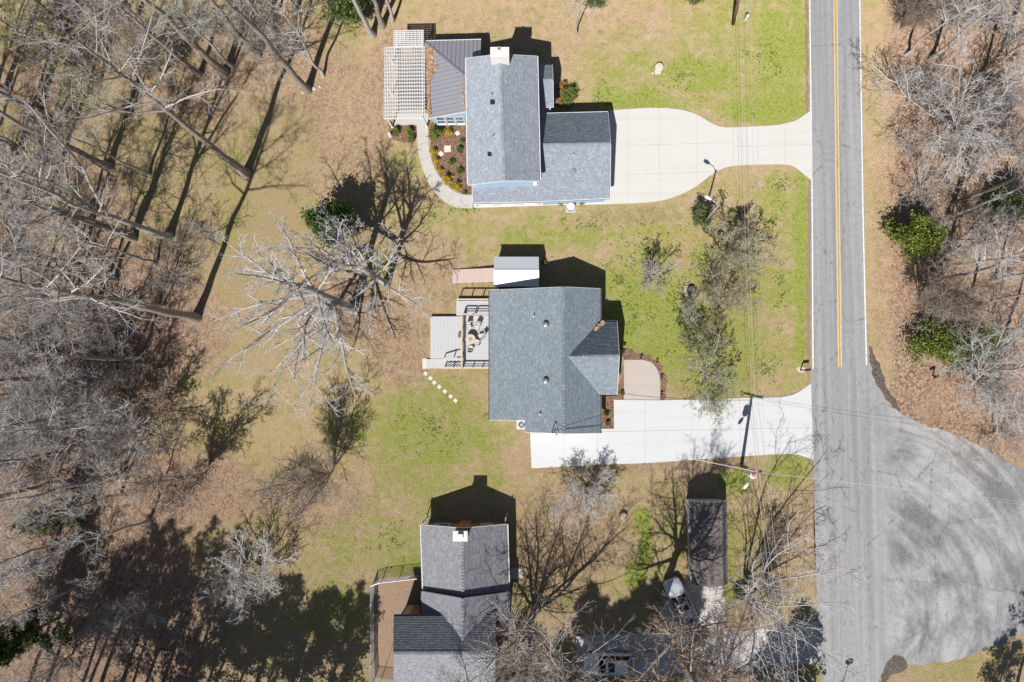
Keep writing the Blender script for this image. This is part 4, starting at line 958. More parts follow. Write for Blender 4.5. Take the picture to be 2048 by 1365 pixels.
# bench and cooler on the lower deck
bn = thing('bench', 'narrow pale bench on the lower deck against the rail', 'bench', (*G(919.5, 687, zL)[:2], zL))
for x in (-.14, 0, .14): m = MB(); m.box((x, 0, .43), (.115, 1.15, .035)); mk('seat_slat', m, MT['fabric'], bn, local=True)
for y in (-.45, .45): m = MB(); m.box((-.15, y, .205), (.06, .06, .41)); m.box((.15, y, .205), (.06, .06, .41)); m.box((0, y, .38), (.24, .05, .05)); mk('leg', m, MT['weathered'], bn, local=True)
cb = thing('planter_box', 'small dark planter box on the lower deck beside the pale bench', 'planter', (*G(920, 671, zL)[:2], zL))
m = MB(); m.lathe((0, 0, 0), [(.13, 0), (.19, .34), (.2, .36), (.16, .36), (.15, .28)], 12); mk('pot', m, MT['dark'], cb, local=True); m = MB()
g = random.Random(4)
for i in range(26): a = g.random()*6.28; m.tube([(0, 0, .28), (math.cos(a)*.1, math.sin(a)*.1, .42), (math.cos(a)*.2, math.sin(a)*.2, .4+g.random()*.1)], [.01, .02, .004], 4)
mk('stem', m, MT['dryleaf'], cb, local=True)
# round table with five chairs
tb = thing('patio_table', 'round tan patio table with a grey centre on the upper deck', 'table', (*G(941, 679, zU+.72)[:2], zU))
m = MB(); m.lathe((0, 0, 0), [(.46, .70), (.50, .71), (.50, .735), (.46, .745), (.13, .745)], 24); mk('tabletop', m, MT['tan'], tb, local=True)
m = MB(); m.lathe((0, 0, 0), [(.15, .72), (.17, .765), (.15, .78), (.02, .785)], 16); mk('fire_bowl', m, MT['vent'], tb, local=True)
for k in range(4):
    a = math.pi/4+k*math.pi/2; m = MB(); m.tube([(.34*math.cos(a), .34*math.sin(a), 0), (.30*math.cos(a), .30*math.sin(a), .4), (.36*math.cos(a), .36*math.sin(a), .70)], .022, 6); mk('leg', m, MT['dark'], tb, local=True)
def make_chair():
    t = thing('patio_chair', 'x', 'chair', (0, 0, 0), 0.001, 'mesh chairs round the patio table')
    m = MB(); m.slab([(-.24, -.22, .42), (.24, -.22, .42), (.22, .22, .44), (-.22, .22, .44)], .02); mk('seat', m, MT['fabric'], t, True and False, True)
    m = MB(); v = []
    for i in range(5):
        x = -.22+.11*i; yb_ = -.24-.05*(1-((i-2)/2)**2); v += [(x, yb_, .46), (x, yb_-.16, .92)]
    m.add(v+[(p[0], p[1]-.02, p[2]) for p in v], [(2*i, 2*i+2, 2*i+3, 2*i+1) for i in range(4)]+[(10+2*i+1, 10+2*i+3, 10+2*i+2, 10+2*i) for i in range(4)]); mk('backrest', m, MT['fabric'], t, local=True)
    for sx in (-1, 1):
        m = MB(); m.tube([(sx*.25, .23, 0), (sx*.24, .22, .62), (sx*.25, -.2, .66), (sx*.24, -.3, .66)], .015, 5); mk('leg', m, MT['dark'], t, local=True)
        m = MB(); m.tube([(sx*.25, -.30, 0), (sx*.235, -.24, .45), (sx*.225, -.42, .95)], .015, 5); mk('leg', m, MT['dark'], t, local=True)
    m = MB(); m.tube([(-.225, -.42, .95), (0, -.49, .96), (.225, -.42, .95)], .015, 5); m.tube([(-.24, .22, .41), (.24, .22, .41)], .014, 5); mk('frame', m, MT['dark'], t, local=True)
    return t
chair0 = make_chair(); cl = {o: o for o in chair0.children}
cx, cy, _ = G(941, 679, zU+.72)
for i, (px, py, lab) in enumerate(((938, 655, 'mesh patio chair north of the round table, next to the rail'), (954, 655, 'mesh patio chair pulled out furthest from the round table'),
        (962, 673, 'mesh patio chair east of the round table, nearest the house wall'), (953, 684, 'mesh patio chair tucked in at the south east of the round table'), (941, 696, 'mesh patio chair south of the round table'))):
    x, y, _ = G(px, py, zU+.45)
    if i == 0: c = chair0
    else:
        c = again(chair0)
        for ch_ in list(chair0.children): again(ch_, c)
    c['label'] = lab; c.location = (x, y, zU); c.rotation_euler = (0, 0, math.atan2(cy-y, cx-x)-math.pi/2)
# stepping stones from the deck steps
sw = ['first square stepping stone below the deck steps', 'second square stepping stone from the deck steps', 'third square stepping stone from the deck steps', 'fourth stepping stone, middle of the curving row by the deck',
      'fifth square stepping stone from the deck steps', 'next to last square stepping stone out on the lawn', 'last square stepping stone, furthest from the deck steps']
for (x, y), lb in zip(((851, 747.5), (861, 757), (868.5, 765.5), (878.5, 774), (889.5, 783), (901, 793), (911, 801.5)), sw):
    q = G(x, y, .03); m = MB(); g = random.Random(int(x)); m.box((q[0], q[1], .018), (.36, .36, .036), R(-38+g.uniform(-6, 6))); tag(mk('stepping_stone', m, MT['stone']), lb, 'paving stone', 'stepping stones beside the deck')
for (x, y, s_, rz, lb) in ((895, 298, .68, 2, 'large pale square paver in the planting bed by the blue house'), (882, 308, .45, 40, 'smaller tilted paver in the planting bed next to a gold shrub'), (915, 267, .42, 35, 'white square paver at the top of the planting bed')):
    q = G(x, y, .05); m = MB(); m.box((q[0], q[1], .035), (s_, s_, .05), R(rz)); tag(mk('paver', m, MT['stone']), lb, 'paving stone')

# ------------------------------------------------------------------ air conditioners
def ac_square(px, py, lab):
    q = G(px, py, .8); t = thing('air_conditioner', lab, 'air conditioner', (q[0], q[1], 0)); s_ = .40
    m = MB(); m.box((0, 0, .05), (1.0, 1.0, .09)); mk('pad', m, MT['conc_walk'], t, local=True)
    m = MB(); m.box((0, 0, .45), (.8, .8, .70)); mk('casing', m, MT['ac'], t, local=True)
    m = MB()
    for k in range(8):
        for s2 in (-1, 1): m.box((s2*.405, 0, .2+k*.07), (.012, .7, .02)); m.box((0, s2*.405, .2+k*.07), (.7, .012, .02))
    kind(mk('louvre', m, MT['vent'], t, local=True), 'stuff')
    m = MB(); m.lathe((0, 0, .80), [(.34, 0), (.34, .012), (.30, .012)], 20); mk('fan_well', m, MT['dark'], t, local=True)
    m = MB()
    for k in range(4):
        a = k*math.pi/2+.3; m.add([(0, 0, .822), (.27*math.cos(a), .27*math.sin(a), .818), (.27*math.cos(a+.8), .27*math.sin(a+.8), .835)], [(0, 1, 2)])
    mk('fan_blade', m, MT['vent'], t, local=True)
    m = MB()
    for r_ in (.11, .2, .29): m.tube([(r_*math.cos(a), r_*math.sin(a), .85) for a in np.linspace(0, 2*math.pi, 17)], .007, 4)
    for k in range(6): a = k*math.pi/3; m.tube([(.04*math.cos(a), .04*math.sin(a), .85), (.36*math.cos(a), .36*math.sin(a), .83)], .007, 4)
    mk('guard', m, MT['steel'], t, local=True); m = MB(); m.lathe((0, 0, .835), [(.07, 0), (.07, .03), (.02, .035)], 12); mk('hub', m, MT['ac'], t, local=True)
    return t
ac_square(1043, 850, 'square white air conditioner with a fan beside the slate roof house')
q = G(1142, 411, .7); t = thing('heat_pump', 'round grey heat pump at the south wall of the blue house garage', 'air conditioner', (q[0], q[1]-.1, 0))
m = MB(); m.box((0, 0, .04), (.95, .95, .07)); mk('pad', m, MT['conc_walk'], t, local=True)
m = MB(); m.lathe((0, 0, 0), [(.36, .08), (.40, .12), (.40, .68), (.37, .72)], 20); mk('casing', m, MT['vent'], t, local=True)
m = MB(); m.lathe((0, 0, .72), [(.42, 0), (.43, .05), (.36, .13), (.2, .17), (.05, .18)], 20); mk('lid', m, MT['ac'], t, local=True, smooth=True)
m = MB()
for k in range(20): a = k*math.pi/10; m.tube([(.405*math.cos(a), .405*math.sin(a), .13), (.405*math.cos(a), .405*math.sin(a), .68)], .008, 4)
kind(mk('fin', m, MT['dark'], t, local=True), 'stuff')
for (x, y, lb) in ((1121, 409, 'small evergreen sprig left of the round heat pump'), (1163, 407, 'small evergreen sprig right of the round heat pump')):
    q = G(x, y); t = thing('small_plant', lb, 'plant', (q[0], q[1], 0)); m = MB(); g = random.Random(x)
    for i in range(60): a = g.random()*6.28; r_ = .05+.28*g.random(); h_ = .1+.45*g.random(); u = (math.cos(a)*r_, math.sin(a)*r_); m.add([(u[0]-.05, u[1], h_), (u[0]+.05, u[1]-.03, h_+.03), (u[0]+.02, u[1]+.07, h_+.06)], [(0, 1, 2)])
    mk('foliage', m, MT['holly'], t, local=True); m = MB(); m.tube([(0, 0, 0), (0, 0, .45)], .012, 4); mk('stem', m, MT['bark'], t, local=True)

# ------------------------------------------------------------------ cars (built along +x, front at +x)
def make_car(label, paint, L=4.75, Wd=1.84, Ht=1.46, suv=False, loc=(0, 0), rz=0):
    t = thing('parked_car', label, 'car', (loc[0], loc[1], 0), rz); hl, hw = L/2, Wd/2
    def loft(secs, mat, name, par=t, smooth=True, close=True):
        m = MB(); n = len(secs[0])
        for s_ in secs: m.v += [tuple(p) for p in s_]
        for i in range(len(secs)-1):
            for k in range(n-1): m.f.append((i*n+k, (i+1)*n+k, (i+1)*n+k+1, i*n+k+1))
        if close: m.f.append(tuple(range(n))); m.f.append(tuple((len(secs)-1)*n+k for k in range(n-1, -1, -1)))
        return mk(name, m, mat, par, smooth, True)
    xs = [-1, -.97, -.86, -.6, -.3, 0, .3, .55, .75, .9, .97, 1.0]; wd = [.70, .86, .96, 1, 1, 1, 1, .99, .96, .88, .74, .52]
    top = [.80, .92, .98, .97, .95, .94, .93, .91, .86, .78, .68, .58]
    if suv: top = [.9, 1.0, 1.04, 1.03, 1.02, 1.01, 1.0, .99, .95, .88, .76, .62]
    secs = []
    for x, w_, z in zip(xs, wd, top):
        y = hw*w_; zb_ = .24 if abs(x) < .9 else .32; half = [(y*.93, zb_), (y, .45), (y*.995, .62), (y*.95, z-.10), (y*.86, z-.015), (y*.45, z+.025)]
        secs.append([(x*hl, -a, b) for a, b in half]+[(x*hl, 0, z+.035)]+[(x*hl, a, b) for a, b in half[::-1]])
    body = loft(secs, paint, 'body')
    x0, x1, x2, x3 = (.36, .08, -.58, -.84) if not suv else (.40, .16, -.70, -.93)   # windscreen foot, roof front, roof rear, rear glass foot
    zb_ = .93 if not suv else 1.02; zt_ = Ht
    def ring(x, z, w_): return np.array([x*hl, w_*hw, z])
    bw, tw = .86, .64
    A, B, C_, D = ring(x0, zb_, .80), ring(x1, zt_-.03, tw-.02), ring(x2, zt_-.05, tw-.03), ring(x3, zb_+.02, .76)
    mir = lambda p: np.array([p[0], -p[1], p[2]])
    def panel(name, pts, mat, par=t, th=.03):
        m = MB(); n = len(pts); c = sum(pts)/n; nn = np.cross(pts[1]-pts[0], pts[2]-pts[0]); nn /= np.linalg.norm(nn)
        if (nn @ (c-np.array([0, 0, .7]))) < 0: nn = -nn
        m.add([p-nn*th for p in pts]+list(pts), [tuple(range(n)), tuple(range(2*n-1, n-1, -1))]+[(i, n+i, n+(i+1) % n, (i+1) % n) for i in range(n)]); return mk(name, m, mat, par, False, True)
    lerp = lambda p, q, f: p*(1-f)+q*f
    panel('windshield', [A, mir(A), mir(B), B], MT['carglass']); panel('rear_window', [D, mir(D), mir(C_), C_], MT['carglass'])
    bA, bD = ring(x0-.03, zb_-.02, .885), ring(x3+.04, zb_, .86); bm = lerp(bA, bD, .48); tm = lerp(B, C_, .48)
    for f in (lambda p: p, mir):
        panel('side_window', [f(bA), f(lerp(bA, bm, .96)), f(lerp(B, tm, .95)), f(B)], MT['carglass']); panel('side_window', [f(lerp(bm, bD, .04)), f(bD), f(C_), f(lerp(tm, C_, .05))], MT['carglass'])
        m = MB()
        for p, q in ((A, B), (bm, tm), (D, C_)): m.bar(f(p)+Ez*.01, f(q)+Ez*.012, .07, .05)
        m.bar(f(B)+Ez*.01, f(C_)+Ez*.01, .07, .06); mk('pillar', m, paint, t, False, True)
        m = MB(); c = f(ring(x0-.06, zb_+.06, 1.06)); m.box(c, (.12, .2, .13)); m.box(c-np.array([0, np.sign(c[1])*.12, .04]), (.05, .12, .04)); mk('mirror', m, paint, t, False, True)
    m = MB(); vs = []; fx = np.linspace(0, 1, 6)
    for i, f in enumerate(fx):
        p = lerp(B, C_, f); up = .035*math.sin(math.pi*min(1, .15+f*.8)); vs += [(p[0], -p[1], p[2]), (p[0], -p[1]*.5, p[2]+.03+up), (p[0], p[1]*.5, p[2]+.03+up), (p[0], p[1], p[2])]
    m.v = vs; m.f = [(i*4+k, i*4+k+1, (i+1)*4+k+1, (i+1)*4+k) for i in range(5) for k in range(3)]; roof = mk('roof', m, paint, t, True, True)
    sf = [(.10, .42)] if not suv else [(.12, .40)]
    for f0_, f1_ in sf:
        p, q = lerp(B, C_, f0_), lerp(B, C_, f1_); m = MB(); w_ = p[1]*.72; m.slab([(p[0], -w_, p[2]+.085), (p[0], w_, p[2]+.085), (q[0], w_, q[2]+.085), (q[0], -w_, q[2]+.085)], .05); mk('sunroof', m, MT['carglass'], roof, False, True)
    for x in (.62, -.60):
        for s_ in (-1, 1):
            m = MB(); yy = s_*(hw-.11); prof = [(.20, -.11), (.31, -.10), (.335, -.05), (.335, .05), (.31, .10), (.20, .11)]; n = 18
            for r_, y in prof:
                for k in range(n): a = 2*math.pi*k/n; m.v.append((x*hl+r_*math.cos(a), yy+y, .335+r_*math.sin(a)))
            m.f = [(i*n+k, i*n+(k+1) % n, (i+1)*n+(k+1) % n, (i+1)*n+k) for i in range(len(prof)-1) for k in range(n)]
            wh = mk('wheel', m, MT['tyre'], t, True, True); m = MB(); m.tube([(x*hl, yy-.09, .335), (x*hl, yy+.09, .335)], .205, 14); mk('rim', m, MT['steel'], wh, False, True)
    for s_ in (-1, 1):
        m = MB(); m.add([(hl*.955, s_*hw*.78, .66), (hl*.86, s_*hw*.90, .70), (hl*.84, s_*hw*.86, .80+.06*suv), (hl*.94, s_*hw*.66, .755), (hl*.90, s_*hw*.7, .6)], [(0, 1, 2, 3), (4, 1, 0), (4, 3, 2), (4, 2, 1), (4, 0, 3)]); mk('headlight', m, MT['lens'], t, False, True)
        m = MB(); m.box((-hl*.955, s_*hw*.70, .86+.06*suv), (.16, .34, .14), -s_*.25); mk('taillight', m, MT['red'], t, False, True)
    m = MB(); m.box((-hl*1.0, 0, .42), (.06, Wd*.62, .18)); m.box((hl*.985, 0, .42), (.05, Wd*.5, .16)); mk('bumper_insert', m, MT['dark'], t, False, True)
    return t
q = G(1363, 1208, .8); make_car('silver car with dark sunroof parked askew on the gravel pad beside the barn shed', MT['carsilver'], 4.9, 1.88, 1.44, False, q[:2], R(115))
q = G(1218, 1329, .8); make_car('white car parked on the shaded gravel drive under bare branches', MT['carwhite'], 4.8, 1.9, 1.6, True, q[:2], R(181))

# ------------------------------------------------------------------ utility poles, lamps and wires
def utility(base, top, lab, arm=None, gear=True, z=8.6):
    b, tp = np.array(G(*base)), np.array(G(*top, z)); t = thing('utility_pole', lab, 'utility pole', (b[0], b[1], 0))
    d = (tp-b)/np.linalg.norm(tp-b); m = MB(); m.tube([b-d*.2, b+(tp-b)*.5, tp], [.17, .15, .12], 10); mk('pole', m, MT['pole'], t, True)
    c = tp-d*.25; a = np.array([math.cos(arm), math.sin(arm), 0]); m = MB(); m.bar(c-a*1.1+np.array([-a[1], a[0], 0])*.16, c+a*1.1+np.array([-a[1], a[0], 0])*.16, .1, .12); mk('crossarm', m, MT['pole'], t)
    for s_ in (-1.0, -.35, 1.0):
        m = MB(); m.lathe(c+a*s_+np.array([-a[1], a[0], 0])*.16, [(.03, .05), (.05, .1), (.06, .16), (.04, .2), (.05, .24), (.02, .28)], 10); mk('insulator', m, MT['white'], t)
    if gear:
        g = np.array([.28, -.62, 0])*.75; c2 = tp-d*1.5+np.array([-.42, -.32, 0])
        m = MB(); m.lathe(c2, [(.22, -.5), (.27, -.45), (.27, .28), (.29, .3), (.29, .34), (.2, .4)], 16); tr_ = mk('transformer', m, MT['white'], t)
        m = MB(); m.lathe(c2+Ez*.4, [(.19, 0), (.19, .03), (.05, .07)], 14); mk('lid', m, MT['insul'], tr_)
        for s_ in (-.1, .1): m = MB(); m.lathe(c2+np.array([s_, .12, .45]), [(.05, 0), (.07, .04), (.04, .08), (.06, .12), (.03, .2)], 8); mk('bushing', m, MT['insul'], tr_)
        m = MB(); m.tube([tp-d*1.4, c2+np.array([.1, .1, 0])], .05, 6); mk('bracket', m, MT['steel'], t)
        l0 = tp-d*1.9; l1 = l0+np.array([-.75, -.95, .25]); m = MB(); m.tube([l0, l0*.5+l1*.5+Ez*.12, l1], .03, 6); mk('lamp_arm', m, MT['steel'], t)
        m = MB(); dd = (l1-l0)/np.linalg.norm(l1-l0)*np.array([1, 1, 0]); m.tube([l1-dd*.05, l1+dd*.15, l1+dd*.5, l1+dd*.72], [.07, .15, .17, .06], 10); mk('lamp_head', m, MT['white'], t, True)
    return c, a
cS, aS = utility((1483, 932), (1521, 946), 'brown wooden utility pole with white transformer beside the white driveway', R(-14))
cN, aN = utility((1466, 48), (1490, -52), 'brown wooden utility pole standing in the lawn at the top edge of the photograph', R(-8), False)
cE, aE = utility((1655, 1500), (1600, 1490), 'brown wooden utility pole standing past the bottom edge by the road', R(-10), False)
def wire(a, b, sag, lab, r_=.011, cat='power line'):
    a, b = np.array(a), np.array(b); o = thing('power_line', lab, cat, tuple(a)); m = MB(); P = [a*(1-f)+b*f-Ez*sag*4*f*(1-f) for f in np.linspace(0, 1, 17)]; m.tube(P, r_, 4); mk('cable', m, MT['wire'], o); return o
pr = lambda a: np.array([-a[1], a[0], 0])*.16
for s_, w1 in ((-1.0, 'western'), (-.35, 'middle'), (1.0, 'eastern')):
    wire(cN+aN*s_*.45+pr(aN)+Ez*.2, cS+aS*s_*.45+pr(aS)+Ez*.2, .9, f'{w1} overhead wire running along the lawn from the top edge to the transformer pole')
    wire(cS+aS*s_*.45+pr(aS)+Ez*.2, cE+aE*s_*.45+Ez*.2, .6, f'{w1} overhead wire from the transformer pole down past the gravel drive')
fE = np.array(G(2200, 1022, 8)); 
wire(cS+aS*.2+Ez*.15, fE, .5, 'thin wire crossing the road and the wide side street, upper of the pair'); wire(cS-aS*.2-Ez*.1, fE-np.array([0, .35, .3]), .6, 'thin wire crossing the road and the wide side street, lower of the pair')
wire(cS-Ez*.4, mast_top, .7, 'service cable from the transformer pole over the white driveway to the slate roof house', .022)
# lamp post on the lawn south of the wide driveway
b_, tp_ = np.array(G(1403, 452)), np.array(G(1437, 411, 7.2)); lp = thing('street_lamp', 'grey lamp post with a white head leaning out of the shrub by the wide driveway', 'lamp post', (b_[0], b_[1], 0))
m = MB(); m.tube([b_, b_*.5+tp_*.5, tp_], [.11, .09, .07], 10); mk('pole', m, MT['steel'], lp, True)
m = MB(); l1 = tp_+np.array([-.75, .45, .35]); m.tube([tp_-Ez*.2, tp_*.6+l1*.4+Ez*.12, l1], .035, 8); mk('arm', m, MT['steel'], lp, True)
dd = np.array([-.82, .5, .05]); m = MB(); m.tube([l1-dd*.05, l1+dd*.12, l1+dd*.42, l1+dd*.62, l1+dd*.66], [.07, .14, .17, .13, .03], 12); mk('lamp_head', m, MT['white'], lp, True)
m = MB(); m.lathe(tp_, [(.085, -.3), (.1, 0), (.06, .06)], 10); mk('cap', m, MT['steel'], lp)
# roadside things
def mailbox(px, py, lab, rz, newspaper=True):
    q = G(px, py); t = thing('mailbox', lab, 'mailbox', (q[0], q[1], 0), rz)
    m = MB(); m.box((0, 0, .5), (.1, .1, 1.0)); m.bar((0, 0, .98), (.5, 0, .98), .08, .08); mk('post', m, MT['mail'], t, local=True)
    m = MB(); v = [(-.08, -.09), (-.08, .05)]; pr_ = [(-.10, 0), (-.10, .13), (-.07, .2), (0, .23), (.07, .2), (.10, .13), (.10, 0)]
    for x in (0, .52): m.v += [(x, a, 1.03+b) for a, b in pr_]
    n = len(pr_); m.f = [tuple(range(n)), tuple(range(2*n-1, n-1, -1))]+[(i, n+i, n+(i+1) % n, (i+1) % n) for i in range(n)]; bx = mk('box', m, MT['mail'], t, local=True)
    m = MB(); m.box((.535, 0, 1.13), (.02, .18, .2)); mk('door', m, MT['mail'], bx, local=True); m = MB(); m.box((.2, -.115, 1.2), (.1, .015, .16)); mk('flag', m, MT['red'], bx, local=True)
    return t
mailbox(1601, 741, 'black mailbox on a post at the road edge by the white driveway', R(6))
sheet('dirt_patch', rough_edge([(1594, 736), (1602, 733), (1610, 738), (1609, 745), (1600, 747), (1594, 741)], 4, 1), .008, MT['weathered'])
mailbox(1865, 752, 'small mailbox at the leafy verge beyond the side street', R(200))
q = G(1317, 138); t = thing('septic_riser', 'round pale stone riser standing alone in the upper lawn', 'riser', (q[0], q[1], 0)); m = MB(); g = random.Random(2)
m.lathe((0, 0, 0), [(.46, 0), (.44, .42), (.40, .50), (.2, .53), (.02, .53)], 18); mk('drum', m, MT['riser'], t, local=True); m = MB(); m.box((-.1, -.42, .1), (.62, .4, .2), .15); mk('footing', m, MT['riser'], t, local=True)
for i in range(5):
    q = G(1317+g.uniform(-14, 12), 138+g.uniform(-8, 12)); s_ = g.uniform(.1, .18); m = MB(); m.lathe((q[0], q[1], 0), [(s_, -.01), (s_*.9, s_*.4), (s_*.4, s_*.7)], 7)
    tag(mk('rock', m, MT['rock']), 'small pale rock lying against the round riser in the upper lawn', 'rock', 'rocks round the riser')
q = G(1380, 583); t = thing('well_pad', 'square concrete pad carrying a dark rough boulder under the front yard trees', 'well pad', (q[0], q[1], 0)); m = MB(); m.box((0, 0, .06), (1.05, 1.05, .11), .08); mk('pad', m, MT['rock'], t, local=True)
m = MB(); m.lathe((.08, .12, .11), [(.40, 0), (.43, .18), (.32, .4), (.12, .5)], 9); mk('cover', m, MT['darkrock'], t, local=True)
q = G(1490, 41); t = thing('utility_pedestal', 'small white cable pedestal in the grass under the wires', 'pedestal', (q[0], q[1], 0)); m = MB(); m.lathe((0, 0, 0), [(.13, 0), (.13, .75), (.15, .77), (.15, .95), (.08, 1.0)], 10); mk('casing', m, MT['white'], t, local=True); m = MB(); m.box((0, -.14, .5), (.1, .02, .14)); mk('door', m, MT['ac'], t, local=True)
q = G(1246, 1032); t = thing('tree_stump', 'dark low stump in the lawn left of the barn shed', 'stump', (q[0], q[1], 0)); m = MB(); m.lathe((0, 0, 0), [(.48, 0), (.36, .2), (.34, .42)], 11); mk('bole', m, MT['bark'], t, local=True); m = MB(); m.lathe((0, 0, .42), [(.33, 0), (.2, .01), (.02, .0)], 11); mk('cut_face', m, MT['log'], t, local=True)
pl = ['by the wing corner of the slate roof house', 'above the brownish patio', 'at the rounded patio corner', 'right of the brownish patio', 'beside the lower patio edge']
for (x, y), w1 in zip(((1246, 705), (1281, 716), (1313, 724), (1322, 755), (1322, 789)), pl):
    q = G(x, y); t = thing('path_light', 'small black path light '+w1, 'path light', (q[0], q[1], 0), 0, 'path lights round the patio'); m = MB(); m.tube([(0, 0, 0), (0, 0, .42)], .018, 6); mk('stake', m, MT['dark'], t, local=True); m = MB(); m.lathe((0, 0, .4), [(.05, 0), (.13, .02), (.04, .1)], 10); mk('shade', m, MT['dark'], t, local=True)
q = G(782, 273); t = thing('garden_statue', 'small white garden statue by the shrubs below the pergola', 'statue', (q[0], q[1], 0)); m = MB(); m.lathe((0, 0, 0), [(.2, 0), (.2, .1), (.13, .12), (.16, .4), (.18, .62), (.1, .72), (.12, .82), (.1, .95), (.03, 1.0)], 12); mk('figure', m, MT['white'], t, True, True)
q = G(1681, 1382); t = thing('road_sign', 'octagonal road sign on a tall post casting its shadow at the bottom edge', 'road sign', (q[0], q[1], 0)); m = MB(); m.tube([(0, 0, 0), (0, 0, 3.9)], .04, 6); mk('post', m, MT['steel'], t, local=True)
m = MB(); m.v = [(.42*math.cos(R(22.5+45*k))*.95, y, 3.7+.42*math.sin(R(22.5+45*k))) for y in (-.045, -.06) for k in range(8)]; m.f = [tuple(range(8)), tuple(range(15, 7, -1))]+[(k, 8+k, 8+(k+1) % 8, (k+1) % 8) for k in range(8)]; mk('plate', m, MT['signback'], t, local=True)
for (x, y, s_, lb) in ((628, 178, .22, 'largest pale rock in the ring at the foot of the wood'), (640, 174, .17, 'middle pale rock in the ring at the foot of the wood'), (606, 186, .16, 'western pale rock in the ring at the foot of the wood'), (712, 627, .25, 'pale rock at the foot of the big white limbed tree'), (702, 624, .2, 'flat rock tucked against the big white limbed tree trunk'), (716, 634, .18, 'small rock south of the big white limbed tree trunk')):
    q = G(x, y); g = random.Random(x); m = MB(); m.lathe((q[0], q[1], 0), [(s_, -.02), (s_*g.uniform(.85, 1.1), s_*.35), (s_*.5, s_*.75)], 7); tag(mk('rock', m, MT['rock']), lb, 'rock')
# ------------------------------------------------------------------ trees
def nrm(a): return a/np.maximum(1e-9, np.linalg.norm(a, axis=-1, keepdims=True))
def grow(P, PR, n, t0, t1, ang, length, m, up, wig, rs, rmin, g, taper=.25, shape=0.0, angj=.25, az0=None):
    """n branches off every polyline of P (N,M,3); returns (N*n, m, 3) and radii"""
    N, Mp, _ = P.shape; t = t0+(t1-t0)*((np.arange(n)[None]+g.random((N, n)))/n); f = t*(Mp-1); i = np.minimum(f.astype(int), Mp-2); w = (f-i)[..., None]
    r_ = np.arange(N)[:, None]; A, B = P[r_, i], P[r_, i+1]; base = A*(1-w)+B*w; tan = nrm(B-A); pr_ = PR[r_, i]*(1-w[..., 0])+PR[r_, i+1]*w[..., 0]
    az = (np.arange(n)[None]*2.399+g.random((N, 1))*6.28+g.normal(0, .5, (N, n)))[..., None]
    ref = np.where(np.abs(tan[..., 2:3]) > .9, np.array([1.0, 0, 0]), np.array([0, 0, 1.0])); u = nrm(np.cross(tan, ref)); v = np.cross(tan, u)
    a = (ang*(1+g.normal(0, angj, (N, n))))[..., None]; d = nrm(np.cos(a)*tan+np.sin(a)*(np.cos(az)*u+np.sin(az)*v))
    L = np.broadcast_to(np.asarray(length, float).reshape(-1, 1), (N, n))*(1-shape*(t-t0)/max(1e-6, t1-t0))*g.uniform(.65, 1.2, (N, n))
    K = N*n; d = d.reshape(K, 3); L = L.reshape(K); p = base.reshape(K, 3).copy(); C = [p.copy()]
    for k in range(m-1):
        d = nrm(d+np.array([0, 0, up])/(m-1)+g.normal(0, wig, (K, 3))); p = p+d*(L/(m-1))[:, None]; C.append(p.copy())
    C = np.stack(C, 1); r0_ = np.maximum(rmin, pr_.reshape(K)*rs); cr = r0_[:, None]*(1-(1-taper)*np.linspace(0, 1, m)[None]); cr = np.maximum(cr, rmin*.75)
    return C, cr, L
def tubes(C, CR, sides):
    K, m, _ = C.shape; T = np.empty_like(C); T[:, 1:-1] = C[:, 2:]-C[:, :-2]; T[:, 0] = C[:, 1]-C[:, 0]; T[:, -1] = C[:, -1]-C[:, -2]; T = nrm(T)
    ref = np.where(np.abs(T[..., 2:3]) > .93, np.array([1.0, 0, 0]), np.array([0, 0, 1.0])); u = nrm(np.cross(T, ref)); v = np.cross(T, u)
    a = np.arange(sides)*2*np.pi/sides; V = C[:, :, None]+CR[:, :, None, None]*(np.cos(a)[None, None, :, None]*u[:, :, None]+np.sin(a)[None, None, :, None]*v[:, :, None])
    base = (np.arange(K)*m*sides)[:, None, None]; j = (np.arange(m-1)*sides)[None, :, None]; k = np.arange(sides)[None, None]; k2 = (k+1) % sides
    Q = np.stack([base+j+k, base+j+k2, base+j+sides+k2, base+j+sides+k], -1).reshape(-1, 4); return V.reshape(-1, 3), Q
def join(parts):
    V, Q, b = [], [], 0
    for v, q in parts: V.append(v); Q.append(q+b); b += len(v)
    return np.concatenate(V), np.concatenate(Q)
def leaf_quads(C, n, s, spread, g, flat=.0):
    """n leaf quads of size s round the points C"""
    c = np.repeat(C, n, 0); c = c+g.normal(0, spread, c.shape); K = len(c); u = nrm(g.normal(0, 1, (K, 3))); w = nrm(np.cross(u, g.normal(0, 1, (K, 3))))
    sz = s*g.uniform(.6, 1.3, (K, 1)); u = u*sz; w = w*sz*.6; V = np.stack([c-u-w*.3, c-w, c+u-w*.1, c+w], 1).reshape(-1, 3); return V, np.arange(K*4).reshape(-1, 4)
def wander(h, m, g, wob, lean=(0, 0), z0=-.1):
    z = np.linspace(0, 1, m); x = np.cumsum(g.normal(0, wob*h/m, m)); y = np.cumsum(g.normal(0, wob*h/m, m)); x -= x[0]; y -= y[0]
    P = np.stack([x+lean[0]*h*z, y+lean[1]*h*z, z0+h*z], 1); return P
PROTO = {}
def proto(name, trunk, crown, leaf=None, bark='bark', twig='twig', leafmat=None):
    d = {'trunk': np_mesh('trunk', *trunk, MT[bark], True), 'crown': np_mesh('crown', *crown, MT[twig], True)}
    if leaf is not None: d['foliage'] = np_mesh('foliage', *leaf, MT[leafmat])
    PROTO[name] = d
def flare(P, r, top, m): 
    z = np.linspace(0, 1, m); R_ = r*(1-(1-top)*z); R_[0] *= 1.6; R_[1] *= 1.12 if m > 6 else 1.0; return R_
